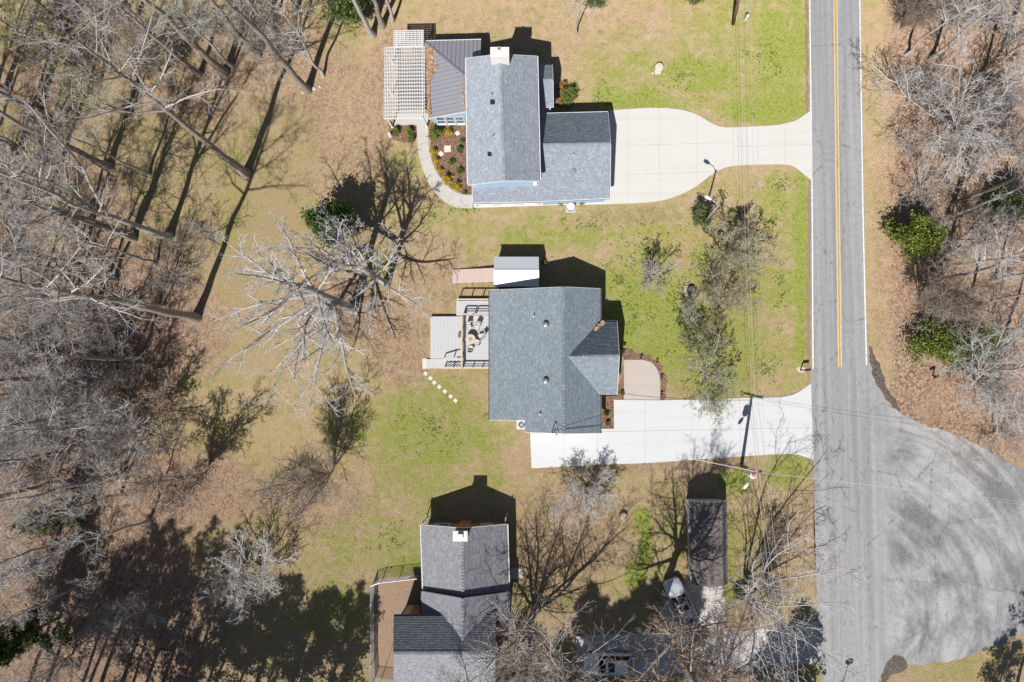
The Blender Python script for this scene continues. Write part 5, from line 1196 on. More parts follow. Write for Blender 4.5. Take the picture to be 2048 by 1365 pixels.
def hardwood(name, seed, h, r, clear=.45, n1=16, l1=.26, a1=55, up1=.5, n2=8, l2=.5, n3=7, l3=.42, n4=3, l4=.4, wob=.05, lean=(0, 0), tw=.014, bark='bark', twig='twig', leafmat=None, leafn=1, leafs=.05, shape1=.5, fork=0):
    g = np.random.default_rng(seed); P = wander(h, 16, g, wob, lean)[None]; Rr = flare(P, r, .18, 16)[None]; tr = [(P, Rr, 9)]
    if fork:
        F, FR, FL = grow(P, Rr, fork, clear*.75, clear*1.15, R(22), h*(1-clear)*.95, 10, .7, .06, .75, .05, g, .2); tr.append((F, FR, 8))
    B1, R1, L1 = grow(P, Rr, n1, clear, .98, R(a1), h*l1, 7, up1, .10, .52, .03, g, .3, shape1); cr = [(B1, R1, 6)]
    if fork:
        b, r_, l_ = grow(F, FR, max(5, n1//2), .2, .98, R(a1), h*l1*.75, 7, up1, .10, .55, .03, g, .3, shape1); cr.append((b, r_, 6)); B1 = np.concatenate([B1, b]); R1 = np.concatenate([R1, r_]); L1 = np.concatenate([L1, l_])
    B2, R2, L2 = grow(B1, R1, n2, .2, .98, R(46), L1*l2, 5, .25, .14, .55, .02, g, .35, .35); cr.append((B2, R2, 4))
    B3, R3, L3 = grow(B2, R2, n3, .2, 1., R(44), L2*l3, 4, .15, .16, .6, tw, g, .45, .2); cr.append((B3, R3, 3)); tips = B3
    if n4: B4, R4, L4 = grow(B3, R3, n4, .3, 1., R(42), L3*l4*1.2, 3, .1, .18, .7, tw*.75, g, .5); cr.append((B4, R4, 3)); tips = B4
    leaf = None
    if leafmat: leaf = leaf_quads(tips[:, 1:].reshape(-1, 3)[::2], leafn, leafs, .06, g)
    proto(name, join([tubes(*q) for q in tr]), join([tubes(*q) for q in cr]), leaf, bark, twig, leafmat)
def limbs(name, seed, h, r, bole, nl, ll, ang, n2=9, n3=8, n4=6, n5=0, up=.15, wig=.09, bark='bark', twig='twig', tw=.013, leafmat=None, leafn=1, leafs=.05, lean=(0, 0), l2=.48, l3=.45, l4=.42, dirs=None, leader=True, angj=.22):
    g = np.random.default_rng(seed); P = wander(bole, 8, g, .04, lean)[None]; Rr = (r*(1-.3*np.linspace(0, 1, 8)))[None]; Rr[0, 0] *= 1.5; Rr[0, 1] *= 1.12
    if dirs is None: B1, R1, L1 = grow(P, Rr, nl, .6, 1.0, R(ang), ll, 11, up, wig, .6, .05, g, .18, 0, angj)
    else:
        C = []; Rl = []; Ls = []
        for az, el, L, dr in dirs:
            p = P[0, 7-int(dr*7)].copy(); d = np.array([math.cos(R(az))*math.cos(R(el)), math.sin(R(az))*math.cos(R(el)), math.sin(R(el))]); q = [p.copy()]
            for k in range(10): d = nrm(d+g.normal(0, wig, 3)+np.array([0, 0, up])/10); p = p+d*L/10; q.append(p.copy())
            C.append(q); Rl.append(r*.62*min(1, L/9)*(1-.82*np.linspace(0, 1, 11))); Ls.append(L)
        B1, R1, L1 = np.array(C), np.maximum(np.array(Rl), .03), np.array(Ls)
    if leader:
        l_, lr_, ll_ = grow(P, Rr, 1, .97, .99, R(8), (h-bole)*.85, 11, .3, .06, .8, .05, g, .15); B1 = np.concatenate([B1, l_]); R1 = np.concatenate([R1, lr_]); L1 = np.concatenate([L1, ll_])
    cr = []; tr = [(P, Rr, 10), (B1, R1, 7)]
    B2, R2, L2 = grow(B1, R1, n2, .18, .98, R(48), L1*l2, 7, .22, .12, .55, .025, g, .3, .45); cr.append((B2, R2, 5))
    B3, R3, L3 = grow(B2, R2, n3, .15, 1., R(46), L2*l3, 5, .15, .15, .55, .016, g, .4, .3); cr.append((B3, R3, 3))
    B4, R4, L4 = grow(B3, R3, n4, .2, 1., R(44), L3*l4, 3, .1, .17, .65, tw, g, .5); cr.append((B4, R4, 3)); tips = B4
    if n5: B5, R5, L5 = grow(B4, R4, n5, .3, 1., R(42), L4*.6, 3, .1, .2, .7, tw*.7, g, .5); cr.append((B5, R5, 3)); tips = B5
    leaf = leaf_quads(tips[:, 1:].reshape(-1, 3)[::2], leafn, leafs, .05, g) if leafmat else None
    proto(name, join([tubes(*q) for q in tr]), join([tubes(*q) for q in cr]), leaf, bark, twig, leafmat)
def pine(name, seed, h, r, clear=.5, n1=34, l1=.17, dens=10, mat='pine', s=.24):
    g = np.random.default_rng(seed); P = wander(h, 16, g, .03)[None]; Rr = flare(P, r, .15, 16)[None]
    B1, R1, L1 = grow(P, Rr, n1, clear, .99, R(78), h*l1, 6, .35, .09, .34, .03, g, .3, .65); B2, R2, L2 = grow(B1, R1, 7, .3, 1., R(45), L1*.42, 4, .2, .12, .5, .016, g, .5, .3)
    leaf = leaf_quads(np.concatenate([B2[:, 1:].reshape(-1, 3), B1[:, 3:].reshape(-1, 3)]), dens, s, .20, g); proto(name, tubes(P, Rr, 9), join([tubes(B1, R1, 5), tubes(B2, R2, 3)]), leaf, 'bark', 'twig_brown', mat)
def leafy(name, seed, h, rad, n, mat, s=.13, bole=.12, lobes=9, r=.1, low=.1, bark='bark'):
    """evergreen crown: leaves gathered on shoots of several uneven lobes"""
    g = np.random.default_rng(seed); P = wander(h*.8, 8, g, .05)[None]; Rr = (r*(1-.7*np.linspace(0, 1, 8)))[None]; B1, R1, L1 = grow(P, Rr, lobes*2, .12, .98, R(62), rad*.95, 5, .35, .12, .5, .02, g, .3, .45)
    B2, R2, L2 = grow(B1, R1, 7, .25, 1., R(48), L1*.5, 4, .25, .16, .5, .012, g, .5, .2); pts = np.concatenate([B2[:, 1:].reshape(-1, 3), B1[:, 3:].reshape(-1, 3)])
    pts = pts[pts[:, 2] > h*low]; leaf = leaf_quads(pts, max(1, n//len(pts)), s, rad*.10, g); proto(name, tubes(P, Rr, 7), join([tubes(B1, R1, 5), tubes(B2, R2, 3)]), leaf, bark, 'twig_brown', mat)
trng = random.Random(77)
USED = {}
def plant(pname, px, py, label, cat='tree', name='bare_tree', sc=1.0, rz=None, group=None, parts=('trunk', 'crown', 'foliage'), tilt=(0, 0)):
    q = G(px, py); t = thing(name, label, cat, (q[0], q[1], 0), rz if rz is not None else trng.uniform(0, 6.28), group); t.scale = (sc, sc, sc*trng.uniform(.97, 1.03))
    t.rotation_euler[0], t.rotation_euler[1] = tilt
    for k, me in PROTO[pname].items(): ob({'trunk': parts[0], 'crown': parts[1], 'foliage': parts[2]}[k], me, t)
    return t
# prototypes: woodland trees
hardwood('wood_a', 1, 26, .36, .56, 15, .25, 52, .5, 7, .5, 6, .42, 3, lean=(.02, .0))
hardwood('wood_b', 2, 24, .30, .58, 13, .24, 58, .4, 7, .5, 6, .42, 3, lean=(-.02, .02), twig='twig_grey')
hardwood('wood_c', 3, 27, .33, .38, 13, .28, 48, .5, 7, .5, 6, .42, 3, fork=2, bark='bark_pale')
hardwood('wood_d', 4, 20, .22, .55, 16, .25, 55, .4, 7, .5, 7, .42, 3, wob=.08, twig='twig_grey')
hardwood('slim_a', 5, 18, .18, .50, 12, .19, 50, .5, 6, .5, 6, .45, 3, wob=.09, bark='bark_pale')
hardwood('slim_b', 6, 16, .16, .42, 12, .24, 50, .3, 6, .5, 5, .45, 2, wob=.10, twig='twig_white', bark='bark_pale')
hardwood('spring_a', 7, 17, .2, .3, 18, .28, 55, .3, 8, .5, 6, .45, 0, wob=.08, leafmat='spring', leafn=3, leafs=.085, twig='twig_grey')
limbs('under_a', 11, 9, .13, 1.6, 7, 6.5, 42, 8, 6, 5, 0, .25, .10, twig='twig_grey')
limbs('under_b', 12, 8, .12, 1.2, 9, 5.5, 50, 7, 6, 5, 0, .2, .12, bark='bark_pale', twig='twig')
limbs('under_c', 13, 11, .16, 2.4, 8, 7, 45, 8, 6, 5, 0, .2, .12, bark='bark_pale', twig='twig_white')
limbs('under_bud', 14, 8, .11, 1.4, 8, 5.4, 45, 8, 8, 5, 0, .25, .11, twig='twig_brown', leafmat='bud', leafn=2, leafs=.07)
limbs('fan_a', 15, 10, .17, .9, 12, 8.5, 40, 9, 8, 6, 0, .1, .07, bark='bark_pale', twig='twig_white', tw=.015)
limbs('fine_a', 16, 12, .13, 1.0, 9, 9.5, 14, 15, 9, 5, 0, .2, .05, twig='twig_brown', tw=.012, l2=.27)
limbs('fine_bud', 17, 10.5, .13, 1.4, 8, 8.2, 17, 14, 8, 5, 0, .2, .06, twig='twig_brown', tw=.012, l2=.29, leafmat='bud', leafn=1, leafs=.06)
limbs('white_a', 18, 7.2, .13, .9, 10, 5.2, 44, 9, 9, 7, 0, .2, .13, bark='bark_pale', twig='twig_white', tw=.013)
limbs('yard_grey', 19, 7.5, .15, 1.0, 11, 5.6, 42, 9, 7, 4, 0, .25, .11, twig='twig', leafmat='flower', leafn=5, leafs=.05)
limbs('yard_bud', 20, 7, .13, 1.1, 9, 5.2, 48, 9, 7, 4, 0, .2, .12, twig='twig_brown', leafmat='bud', leafn=1, leafs=.05)
limbs('yard_flower', 21, 8.0, .15, 1.8, 8, 5.8, 46, 8, 6, 4, 0, .2, .13, bark='bark_pale', twig='twig', leafmat='spring', leafn=4, leafs=.06)
limbs('small_yard', 22, 4.5, .07, .9, 6, 3.4, 42, 8, 7, 5, 0, .25, .13, bark='bark_pale', twig='twig')
limbs('oak_a', 23, 22, .40, 10.5, 9, 8.2, 34, 11, 8, 6, 0, .2, .09, twig='twig_brown', tw=.012, leafmat='bud', leafn=1, leafs=.055)
limbs('oak_b', 24, 18, .36, 2.0, 8, 14.0, 24, 10, 7, 5, 0, .25, .06, twig='twig', tw=.013, leafmat='bud', leafn=1, leafs=.06)
limbs('leaner', 25, 15, .26, 2.2, 7, 11.5, 34, 8, 7, 5, 0, .1, .10, bark='bark_pale', twig='twig_white')
# the white limbed tree: limbs laid out as they stand
limbs('big_white', 31, 19, .38, 15, 0, 0, 0, 9, 8, 5, 0, .10, .09, bark='bark_pale', twig='twig_white', tw=.014, l2=.40, lean=(-.03, .01),
      dirs=[(262, 14, 10.5, .62), (240, 12, 11.5, .62), (284, 12, 9.5, .62), (222, 16, 11, .5), (252, 30, 8, .45), (200, 32, 8.5, .3), (162, 30, 8, .3), (120, 34, 6.5, .3), (300, 25, 7, .3), (40, 38, 5, .3), (180, 55, 6.5, 0), (230, 45, 6.5, 0), (100, 55, 5, 0), (330, 50, 5, 0)])
limbs('second_white', 32, 15, .34, 10, 0, 0, 0, 8, 7, 5, 0, .12, .10, bark='bark_pale', twig='twig_white', tw=.014, l2=.40,
      dirs=[(160, 30, 8.5, .45), (132, 34, 7.0, .3), (95, 40, 6, .3), (60, 34, 5.2, .45), (185, 25, 8.5, .45), (215, 18, 6.5, .6), (318, 12, 7.5, .62), (10, 28, 5, .45), (290, 25, 5.5, .45), (120, 58, 6, 0), (200, 50, 6, 0), (20, 60, 4, 0)])
pine('pine_a', 41, 24, .26, .52, 26, .17, 5, s=.16); pine('pine_b', 42, 20, .24, .36, 30, .19, 7, s=.17); pine('cedar', 43, 13, .2, .12, 48, .24, 9, 'olivebush', .18)
pine('pine_dense', 44, 22, .26, .33, 46, .17, 11, s=.19)
leafy('holly_a', 51, 6.2, 2.3, 9000, 'holly', .12, lobes=14); leafy('ever_a', 52, 5.2, 2.9, 8500, 'ever', .14, lobes=13); leafy('ever_b', 53, 6.5, 3.6, 10000, 'ever', .15, lobes=15); leafy('olive_a', 54, 6.5, 3.4, 9000, 'olivebush', .14, lobes=14)
leafy('shrub_g', 55, 1.3, .85, 1700, 'ever', .075, lobes=9, r=.03); leafy('shrub_gold', 56, .85, .55, 1400, 'gold', .05, lobes=9, r=.02); leafy('shrub_dark', 57, .7, .45, 800, 'holly', .06, lobes=8, r=.02); leafy('shrub_bright', 58, 2.0, 1.1, 2600, 'ever', .075, lobes=11, r=.04); leafy('shrub_orange', 59, 1.2, .6, 1000, 'orange', .06, lobes=8, r=.03); leafy('yard_bush', 60, 2.6, 1.6, 2600, 'olivebush', .08, lobes=12, r=.05)

GW = 'bare trees of the western wood'
for pn, x, y, lb, sc in [
    ('wood_a', 450, 147, 'thick grey trunk whose foot ends the wood halfway along the top, slanting to the corner', 1.0),
    ('wood_b', 399, 150, 'bare double limbed tree standing just behind the thick trunk at the top of the wood', .85),
    ('slim_a', 323, 79, 'thin pale sapling high in the western wood between two thick trunks', 1.0),
    ('wood_b', 267, 53, 'short looking trunk with flared pale foot near the top of the western wood', .95),
    ('wood_a', 492, 349, 'long leaning dark trunk reaching furthest out from the wood onto the lawn', 1.05),
    ('wood_a', 219, 336, 'stout trunk in open grass amid the western wood with white stones at its foot', .95),
    ('wood_c', 79, 227, 'old forked tree with spread root flare near the left edge of the wood', .9),
    ('wood_c', 340, 474, 'stout trunk rooted in the olive grass just above the sunlit wood edge', 1.0),
    ('wood_b', 264, 471, 'upper of the twin trunks growing from one spot in the western wood', .95),
    ('wood_d', 270, 480, 'lower thinner one of the twin trunks growing from one spot in the western wood', 1.05),
    ('wood_a', 392, 637, 'massive dark trunk at the wood edge nearest the big white limbed tree', 1.1),
    ('wood_d', 260, 655, 'short visible trunk in the thicket left of the massive edge trunk', .7),
    ('wood_b', 158, 528, 'bare tree half hidden by pale twigs near the left edge, above the thicket', .9),
    ('slim_b', 172, 1073, 'dark trunk slanting down left out of the deep shade in the lower wood', 1.0),
    ('wood_d', 161, 901, 'short pale trunk stub showing in the shade of the lower wood', .75),
    ('slim_a', 466, 133, 'pole thin tree directly beside the thick trunk ending the top of the wood', .9),
    ('wood_b', 517, 112, 'second bare trunk along the top edge of the wood, counting from the lawn side thicket', .95),
    ('wood_a', 615, 181, 'lit trunk whose foot stands in the ring of pale rocks', .98),
    ('slim_b', 646, 153, 'twiggy slender tree next to the ring of pale rocks', .95),
    ('wood_c', 746, 71, 'pale trunk nearest the pergola among the three at the top edge, forked high', .8),
    ('wood_b', 765, 53, 'middle lit trunk of the three at the top edge beside the pergola', .9),
    ('slim_a', 785, 43, 'thinnest trunk of the three at the top edge beside the pergola', .9),
    ('wood_d', 120, 330, 'bare trunk with many short shoots left of the stone footed trunk', 1.0),
    ('slim_a', 545, 60, 'slim bare tree in the top thicket with grey tangled twigs', 1.0),
    ('slim_b', 590, 20, 'white twigged tree in the top thicket above the rock ring', 1.0),
    ('wood_d', 40, 420, 'dark trunk at the very left edge above the thicket', .9),
    ('wood_d', 90, 600, 'grey trunk deep in the thicket at the left edge', .8),
    ('slim_b', 330, 610, 'white limbed slender tree leaning over the thicket', .85),
    ('spring_a', 200, 165, 'tree coming into pale yellow green leaf in the upper left corner', .92),
    ('spring_a', 262, 232, 'smaller tree with sparse yellow green leaf tufts beside the leafing corner tree', .62)]:
    plant(pn, x, y, lb, sc=sc, group=GW)
for pn, x, y, lb, sc in [
    ('under_a', 250, 745, 'low spreading grey tree in the thicket below the massive edge trunk', 1.0),
    ('under_c', 170, 800, 'white limbed spreading tree in the middle of the lower left thicket', 1.0),
    ('under_b', 290, 880, 'pale many branched tree at the lawn side corner of the lower thicket', 1.0),
    ('under_bud', 120, 900, 'tan budded understorey tree in the lower left thicket', 1.05),
    ('under_a', 60, 740, 'grey understorey tree crowding the left edge below the thicket', 1.0),
    ('under_bud', 200, 700, 'brownish budded bush tree in the shade of the massive trunk', .8),
    ('under_c', 90, 1120, 'white twigged small tree in the shaded lower left wood', .75),
    ('under_b', 350, 560, 'twiggy low tree beneath the long leaning trunks', .6),
    ('under_a', 420, 480, 'fine twigged small tree in the long shadows near the wood edge', .6),
    ('under_b', 560, 110, 'dense grey twig thicket tree at the top of the wood', .75),
    ('under_a', 500, 75, 'low bushy bare tree under the top edge trunks', .8),
    ('under_b', 150, 130, 'low grey twig tree under the leafing corner tree', .7),
    ('under_bud', 330, 800, 'brown budded small tree where thicket meets lawn', .85),
    ('under_b', 20, 560, 'pale twig tree cut by the left edge of the photograph', .8),
    ('fine_a', 330, 150, 'very fine twigged sapling among the upper trunks', .9),
    ('under_c', 235, 960, 'white twigged tree at the top of the dark pine shade', .7)]:
    plant(pn, x, y, lb, sc=sc, group='small trees under the western wood')
for i in range(26):
    x, y = trng.uniform(-30, 330), trng.uniform(620, 960)
    if x > 300 and y < 700: x -= 120
    plant(trng.choice(['under_a', 'under_b', 'under_c', 'slim_a', 'slim_b']), x, y, 'grey twiggy understorey tree lost in the dense thicket of the lower left wood', sc=trng.uniform(.6, 1.05), group='understorey of the dense thicket')
for i in range(9):
    x, y = trng.uniform(-20, 330), trng.uniform(980, 1340)
    plant(trng.choice(['under_a', 'under_c', 'slim_b', 'slim_a', 'wood_d']), x, y, 'bare tree standing in the deep pine shade of the lower left corner', sc=trng.uniform(.55, 1.0), group='bare trees in the lower left shade')
for i in range(5):
    x, y = trng.uniform(0, 560), trng.uniform(10, 110)
    plant(trng.choice(['under_a', 'under_b', 'slim_b', 'slim_a']), x, y, 'grey twiggy understorey tree lost in the tangle along the top of the wood', sc=trng.uniform(.6, .95), group='understorey along the top of the wood')
for i, (x, y, pn, sc) in enumerate([(30, 500, 'wood_a', .9), (-60, 560, 'wood_c', 1), (110, 690, 'wood_b', .95), (-40, 690, 'wood_a', 1), (200, 600, 'wood_d', 1), (60, 820, 'wood_b', .95), (-90, 800, 'wood_c', .95), (150, 960, 'wood_d', 1.0), (20, 930, 'wood_a', .9), (230, 830, 'wood_d', .85), (-60, 430, 'wood_b', 1), (40, 300, 'wood_d', 1), (-70, 330, 'wood_a', 1), (300, 350, 'slim_a', .9), (100, 1120, 'wood_b', .8), (180, 420, 'slim_b', 1), (10, 180, 'wood_b', 1), (120, 40, 'wood_d', 1), (100, 385, 'slim_a', 1.1), (165, 470, 'slim_b', 1.1), (60, 625, 'wood_d', 1), (232, 560, 'slim_a', 1.2), (310, 530, 'slim_b', 1.0), (20, 350, 'wood_b', .9), (280, 720, 'wood_d', .9), (130, 760, 'wood_a', .8)]):
    plant(pn, x, y, 'tall bare tree standing in the tangle of twigs at the left edge of the wood', sc=sc, group='thicket trees at the left edge')
# yard trees
plant('big_white', 705, 618, 'big white limbed tree spreading over the back lawn, its heavy limbs fanning down and left', rz=0)
plant('second_white', 772, 568, 'whitish tree beside the holly with crown reaching toward the upper house', rz=0)
plant('fine_a', 664, 944, 'small fine twigged grey tree alone on the back lawn with brush shaped shadow', sc=1.0)
plant('fine_bud', 412, 946, 'small reddish budded tree on the lawn corner next to the lower thicket', sc=1.1)
plant('white_a', 520, 1144, 'round whitish twigged small tree in the pine shade left of the brick house', sc=1.15)
plant('white_a', 1170, 982, 'curly whitish small tree below the white driveway', sc=.85)
plant('yard_grey', 1444, 516, 'dense grey tree by the lamp post in the front yard', sc=.95)
plant('yard_bud', 1437, 608, 'brown twigged tree in the middle of the front yard row', sc=.85)
plant('yard_flower', 1402, 748, 'yellow green leafing tree nearest the brownish patio', sc=.8)
plant('yard_flower', 1425, 806, 'slim leafing tree at the edge of the white driveway', sc=.36)
plant('yard_flower', 1392, 690, 'pale limbed leafing tree above the patio in the front yard row', sc=.6)
plant('small_yard', 1297, 556, 'little bare tree alone between the slate roof house and the lamp post', sc=1.0)
plant('small_yard', 1372, 625, 'little crooked bare tree beside the square concrete pad', sc=.7)
plant('oak_a', 1314, 1212, 'large bare tree whose brown twigged crown spreads over both parked cars', sc=1.0, rz=0, tilt=(R(6), R(2)))
plant('oak_b', 1060, 1243, 'many stemmed bare tree at the right side of the brick house', sc=1.0, rz=0, tilt=(R(8), R(3)))
plant('leaner', 1478, 1182, 'white limbed tree leaning out right of the barn shed', sc=.95, rz=0, tilt=(R(4), R(9)))
plant('fine_a', 1530, 1160, 'fine twigged small tree in the leaf litter by the road right of the barn shed', sc=.42)
plant('slim_b', 1150, 70, 'slim pale sapling in the lawn above the blue house porch', sc=.55)
plant('under_bud', 1545, 1075, 'small brownish tree under the wires between the barn shed and the road', sc=.45)
plant('oak_b', 950, 1475, 'bare tree past the bottom edge reaching twigs over the brick house roof', sc=.8)
plant('under_bud', 1010, 1385, 'budded tree past the bottom edge at the brick house corner', sc=1.0)
plant('oak_a', 1420, 1460, 'bare tree past the bottom edge below the gravel drive', sc=.7)
# evergreens
plant('holly_a', 688, 466, 'dark holly with glossy green crown beside the whitish tree', 'tree', 'holly_tree', 1.25)
plant('olive_a', 712, 36, 'grey green evergreen at the top edge near the pergola trees', 'tree', 'evergreen_tree', .9)
plant('ever_a', 1805, 482, 'bright green evergreen shrub alone at the roadside edge of the eastern wood', 'shrub', 'evergreen_shrub', .95)
plant('ever_b', 1852, 694, 'yellow green half of the big evergreen clump by the side street', 'shrub', 'evergreen_shrub', .72)
plant('olive_a', 1903, 690, 'darker green half of the big evergreen clump by the side street', 'shrub', 'evergreen_shrub', .82)
plant('olive_a', 1990, 420, 'olive evergreen half cut by the right edge of the photograph', 'shrub', 'evergreen_shrub', .7)
plant('cedar', 120, 1235, 'dark cedar in the bottom left corner', 'tree', 'cedar_tree', .8); plant('cedar', 150, 1020, 'smaller cedar at the left edge above the dark corner cedar', 'tree', 'cedar_tree', .55)
plant('yard_bush', 1398, 440, 'olive leafy bush wrapped round the lamp post foot', 'shrub', 'leafy_bush', 1.0)
plant('yard_bush', 1475, 1185, 'ivy green bush at the foot of the leaning white tree', 'shrub', 'leafy_bush', .5)
plant('yard_bush', 1390, 2, 'green bush at the top edge right of the blue house lawn', 'shrub', 'leafy_bush', .9); plant('yard_bush', 1190, 12, 'olive bush at the top edge above the small porch', 'shrub', 'leafy_bush', .8)
# pines south of the picture whose shade falls over the lower lawn
pg_ = random.Random(9)
for i, (x, y, pn, sc) in enumerate([(185, 1420, 'pine_a', 1.0), (235, 1395, 'pine_a', .9), (265, 1450, 'pine_b', 1.0), (310, 1410, 'pine_a', .95), (345, 1470, 'pine_a', 1.0), (395, 1430, 'pine_b', .85), (440, 1480, 'pine_b', .95), (490, 1440, 'pine_b', .9), (540, 1500, 'pine_b', .95),
        (580, 1430, 'pine_b', .8), (625, 1470, 'pine_b', .9), (665, 1420, 'pine_b', .72), (210, 1530, 'pine_a', 1.0), (40, 1420, 'pine_a', 1.0), (85, 1395, 'pine_a', .9), (120, 1540, 'pine_a', 1.1), (420, 1400, 'pine_b', .75), (130, 1470, 'pine_a', .95), (1095, 1520, 'pine_dense', .9), (1150, 1535, 'pine_dense', 1.0), (1205, 1545, 'pine_dense', 1.05), (1265, 1560, 'pine_dense', 1.05), (1180, 1580, 'pine_dense', 1.1), (1545, 1450, 'cedar', 1.1), (1500, 1460, 'pine_b', .62), (2010, 1450, 'pine_a', .8), (1960, 1500, 'pine_b', .7), (300, 1560, 'pine_b', .9), (470, 1560, 'pine_a', .9)]):
    plant(pn, x, y, 'tall pine standing past the bottom edge whose shade falls into the picture', 'tree', 'pine_tree', sc, group='pines past the bottom edge')
# eastern wood
for pn, x, y, lb, sc in [
    ('slim_a', 1859, 118, 'long pale trunk lying up to the top right corner', 1.05), ('slim_b', 1811, 111, 'crooked pale tree at the roadside edge near the top right', .9), ('wood_d', 1908, 408, 'upper of two thin trunks above the roadside evergreen', .85), ('slim_a', 1893, 432, 'lower of two thin trunks right behind the roadside evergreen', .9),
    ('slim_b', 1860, 547, 'white trunk rising across the leaf litter between the two evergreens', 1.05), ('slim_a', 1880, 558, 'second white trunk beside the one between the two evergreens', .95), ('wood_d', 1934, 610, 'thin dark trunk above the big evergreen clump', .8), ('slim_a', 1960, 150, 'straight trunk in the upper part of the eastern wood', 1.0),
    ('wood_b', 2010, 90, 'trunk at the right edge near the top right corner', .9), ('slim_b', 1985, 560, 'pale trunk near the right edge level with the middle evergreens', .95), ('slim_a', 2015, 660, 'trunk at the right edge beside the big evergreen clump', .9), ('slim_b', 1950, 740, 'thin trunk in the leaf litter below the big evergreen clump', .8)]:
    plant(pn, x, y, lb, sc=sc, group='bare trees of the eastern wood')
for pn, x, y, lb, sc in [
    ('fan_a', 1900, 252, 'broad pale tree with starry twigs filling the upper eastern wood', 1.15), ('fan_a', 1945, 765, 'fan branched pale tree at the corner of the side street', .88), ('fine_a', 1835, 605, 'fuzzy grey fine twigged tree at the roadside between the evergreens', .95), ('under_c', 1858, 632, 'whitish twig tree poking from the big evergreen clump', .5),
    ('under_a', 1812, 205, 'dark twiggy small tree at the roadside near the top', .72), ('under_a', 1820, 300, 'grey brush of twigs on the roadside below the starry tree', .6), ('under_b', 1838, 385, 'fine drooping twig tree just above the roadside evergreen', .75), ('under_c', 1895, 500, 'white spreading tree between the roadside evergreen and the fuzzy one', .7),
    ('under_a', 1990, 300, 'grey spreading tree at the right edge beside the starry tree', .9), ('under_b', 1880, 40, 'twig tangle at the top right of the road', .9), ('under_c', 1960, 60, 'white twigged small tree in the top right corner', .8), ('under_b', 1985, 870, 'low twig tree at the right edge above the side street', .6), ('fine_a', 1800, 60, 'small brown fuzzy tree right beside the road at the top', .7), ('under_a', 1960, 470, 'spreading grey tree near the right edge behind the roadside evergreen', .8)]:
    plant(pn, x, y, lb, sc=sc, group='small trees of the eastern wood')
# garden shrubs
for pn, x, y, lb, sc, nm in [
    ('shrub_gold', 897, 270, 'gold shrub highest in the planting bed, next to the large green shrub', .95, 'gold_shrub'), ('shrub_gold', 868, 308, 'gold shrub left of the tilted paver on the walk edge', .9, 'gold_shrub'), ('shrub_gold', 874, 326, 'dull gold shrub third along the walk edge', .85, 'gold_shrub'), ('shrub_gold', 881, 345, 'small gold shrub halfway along the curving walk', .75, 'gold_shrub'),
    ('shrub_gold', 894, 361, 'largest gold shrub in the planting bed', 1.2, 'gold_shrub'), ('shrub_gold', 914, 375, 'gold shrub at the lower end of the planting bed', 1.05, 'gold_shrub'), ('shrub_gold', 780, 251, 'tiny yellow shrub at the pergola corner', .45, 'gold_shrub'),
    ('shrub_g', 872, 271, 'large bright green shrub where the walk meets the pergola', 1.05, 'green_shrub'), ('shrub_g', 794, 266, 'round green shrub beside the white statue', .62, 'green_shrub'), ('shrub_g', 821, 266, 'upper green shrub left of the garden walk', .6, 'green_shrub'), ('shrub_g', 825, 280, 'lower green shrub left of the garden walk', .55, 'green_shrub'),
    ('shrub_dark', 920, 301, 'small dark green shrub right of the large paver', .9, 'dark_shrub'), ('shrub_dark', 920, 344, 'dark green shrub against the wall low in the planting bed', 1.0, 'dark_shrub'), ('shrub_dark', 904, 326, 'dark purple green shrub in the middle of the planting bed', .9, 'dark_shrub'), ('shrub_dark', 925, 284, 'small dark shrub by the blue house wall near the top of the bed', .75, 'dark_shrub'), ('shrub_dark', 930, 387, 'green sprig at the lowest tip of the planting bed', .6, 'dark_shrub'),
    ('shrub_dark', 905, 252, 'low green tuft under the sunroom windows', .7, 'dark_shrub'),
    ('shrub_bright', 1136, 198, 'bright green shrub by the small porch with orange tips beside it', .95, 'green_shrub'), ('shrub_orange', 1125, 177, 'orange leaved shrub above the bright green one at the porch', .9, 'orange_shrub'), ('shrub_orange', 1122, 203, 'small amber shrub left of the bright green one at the porch', .7, 'orange_shrub'),
    ('shrub_dark', 1212, 828, 'dark shrub in the bed between slate roof house and white driveway', .8, 'dark_shrub'), ('shrub_dark', 1215, 846, 'lower dark shrub in the bed beside the white driveway', .7, 'dark_shrub'), ('shrub_g', 1244, 787, 'small green shrub in the bed by the wing of the slate roof house', .35, 'green_shrub'), ('shrub_g', 1089, 526, 'bright sprig of a shrub at the corner of the metal roofed shed', .4, 'green_shrub'), ('shrub_g', 1247, 690, 'low green plant at the end of the front bed', .3, 'green_shrub')]:
    plant(pn, x, y, lb, 'shrub', nm, sc, parts=('stem', 'branches', 'foliage'))

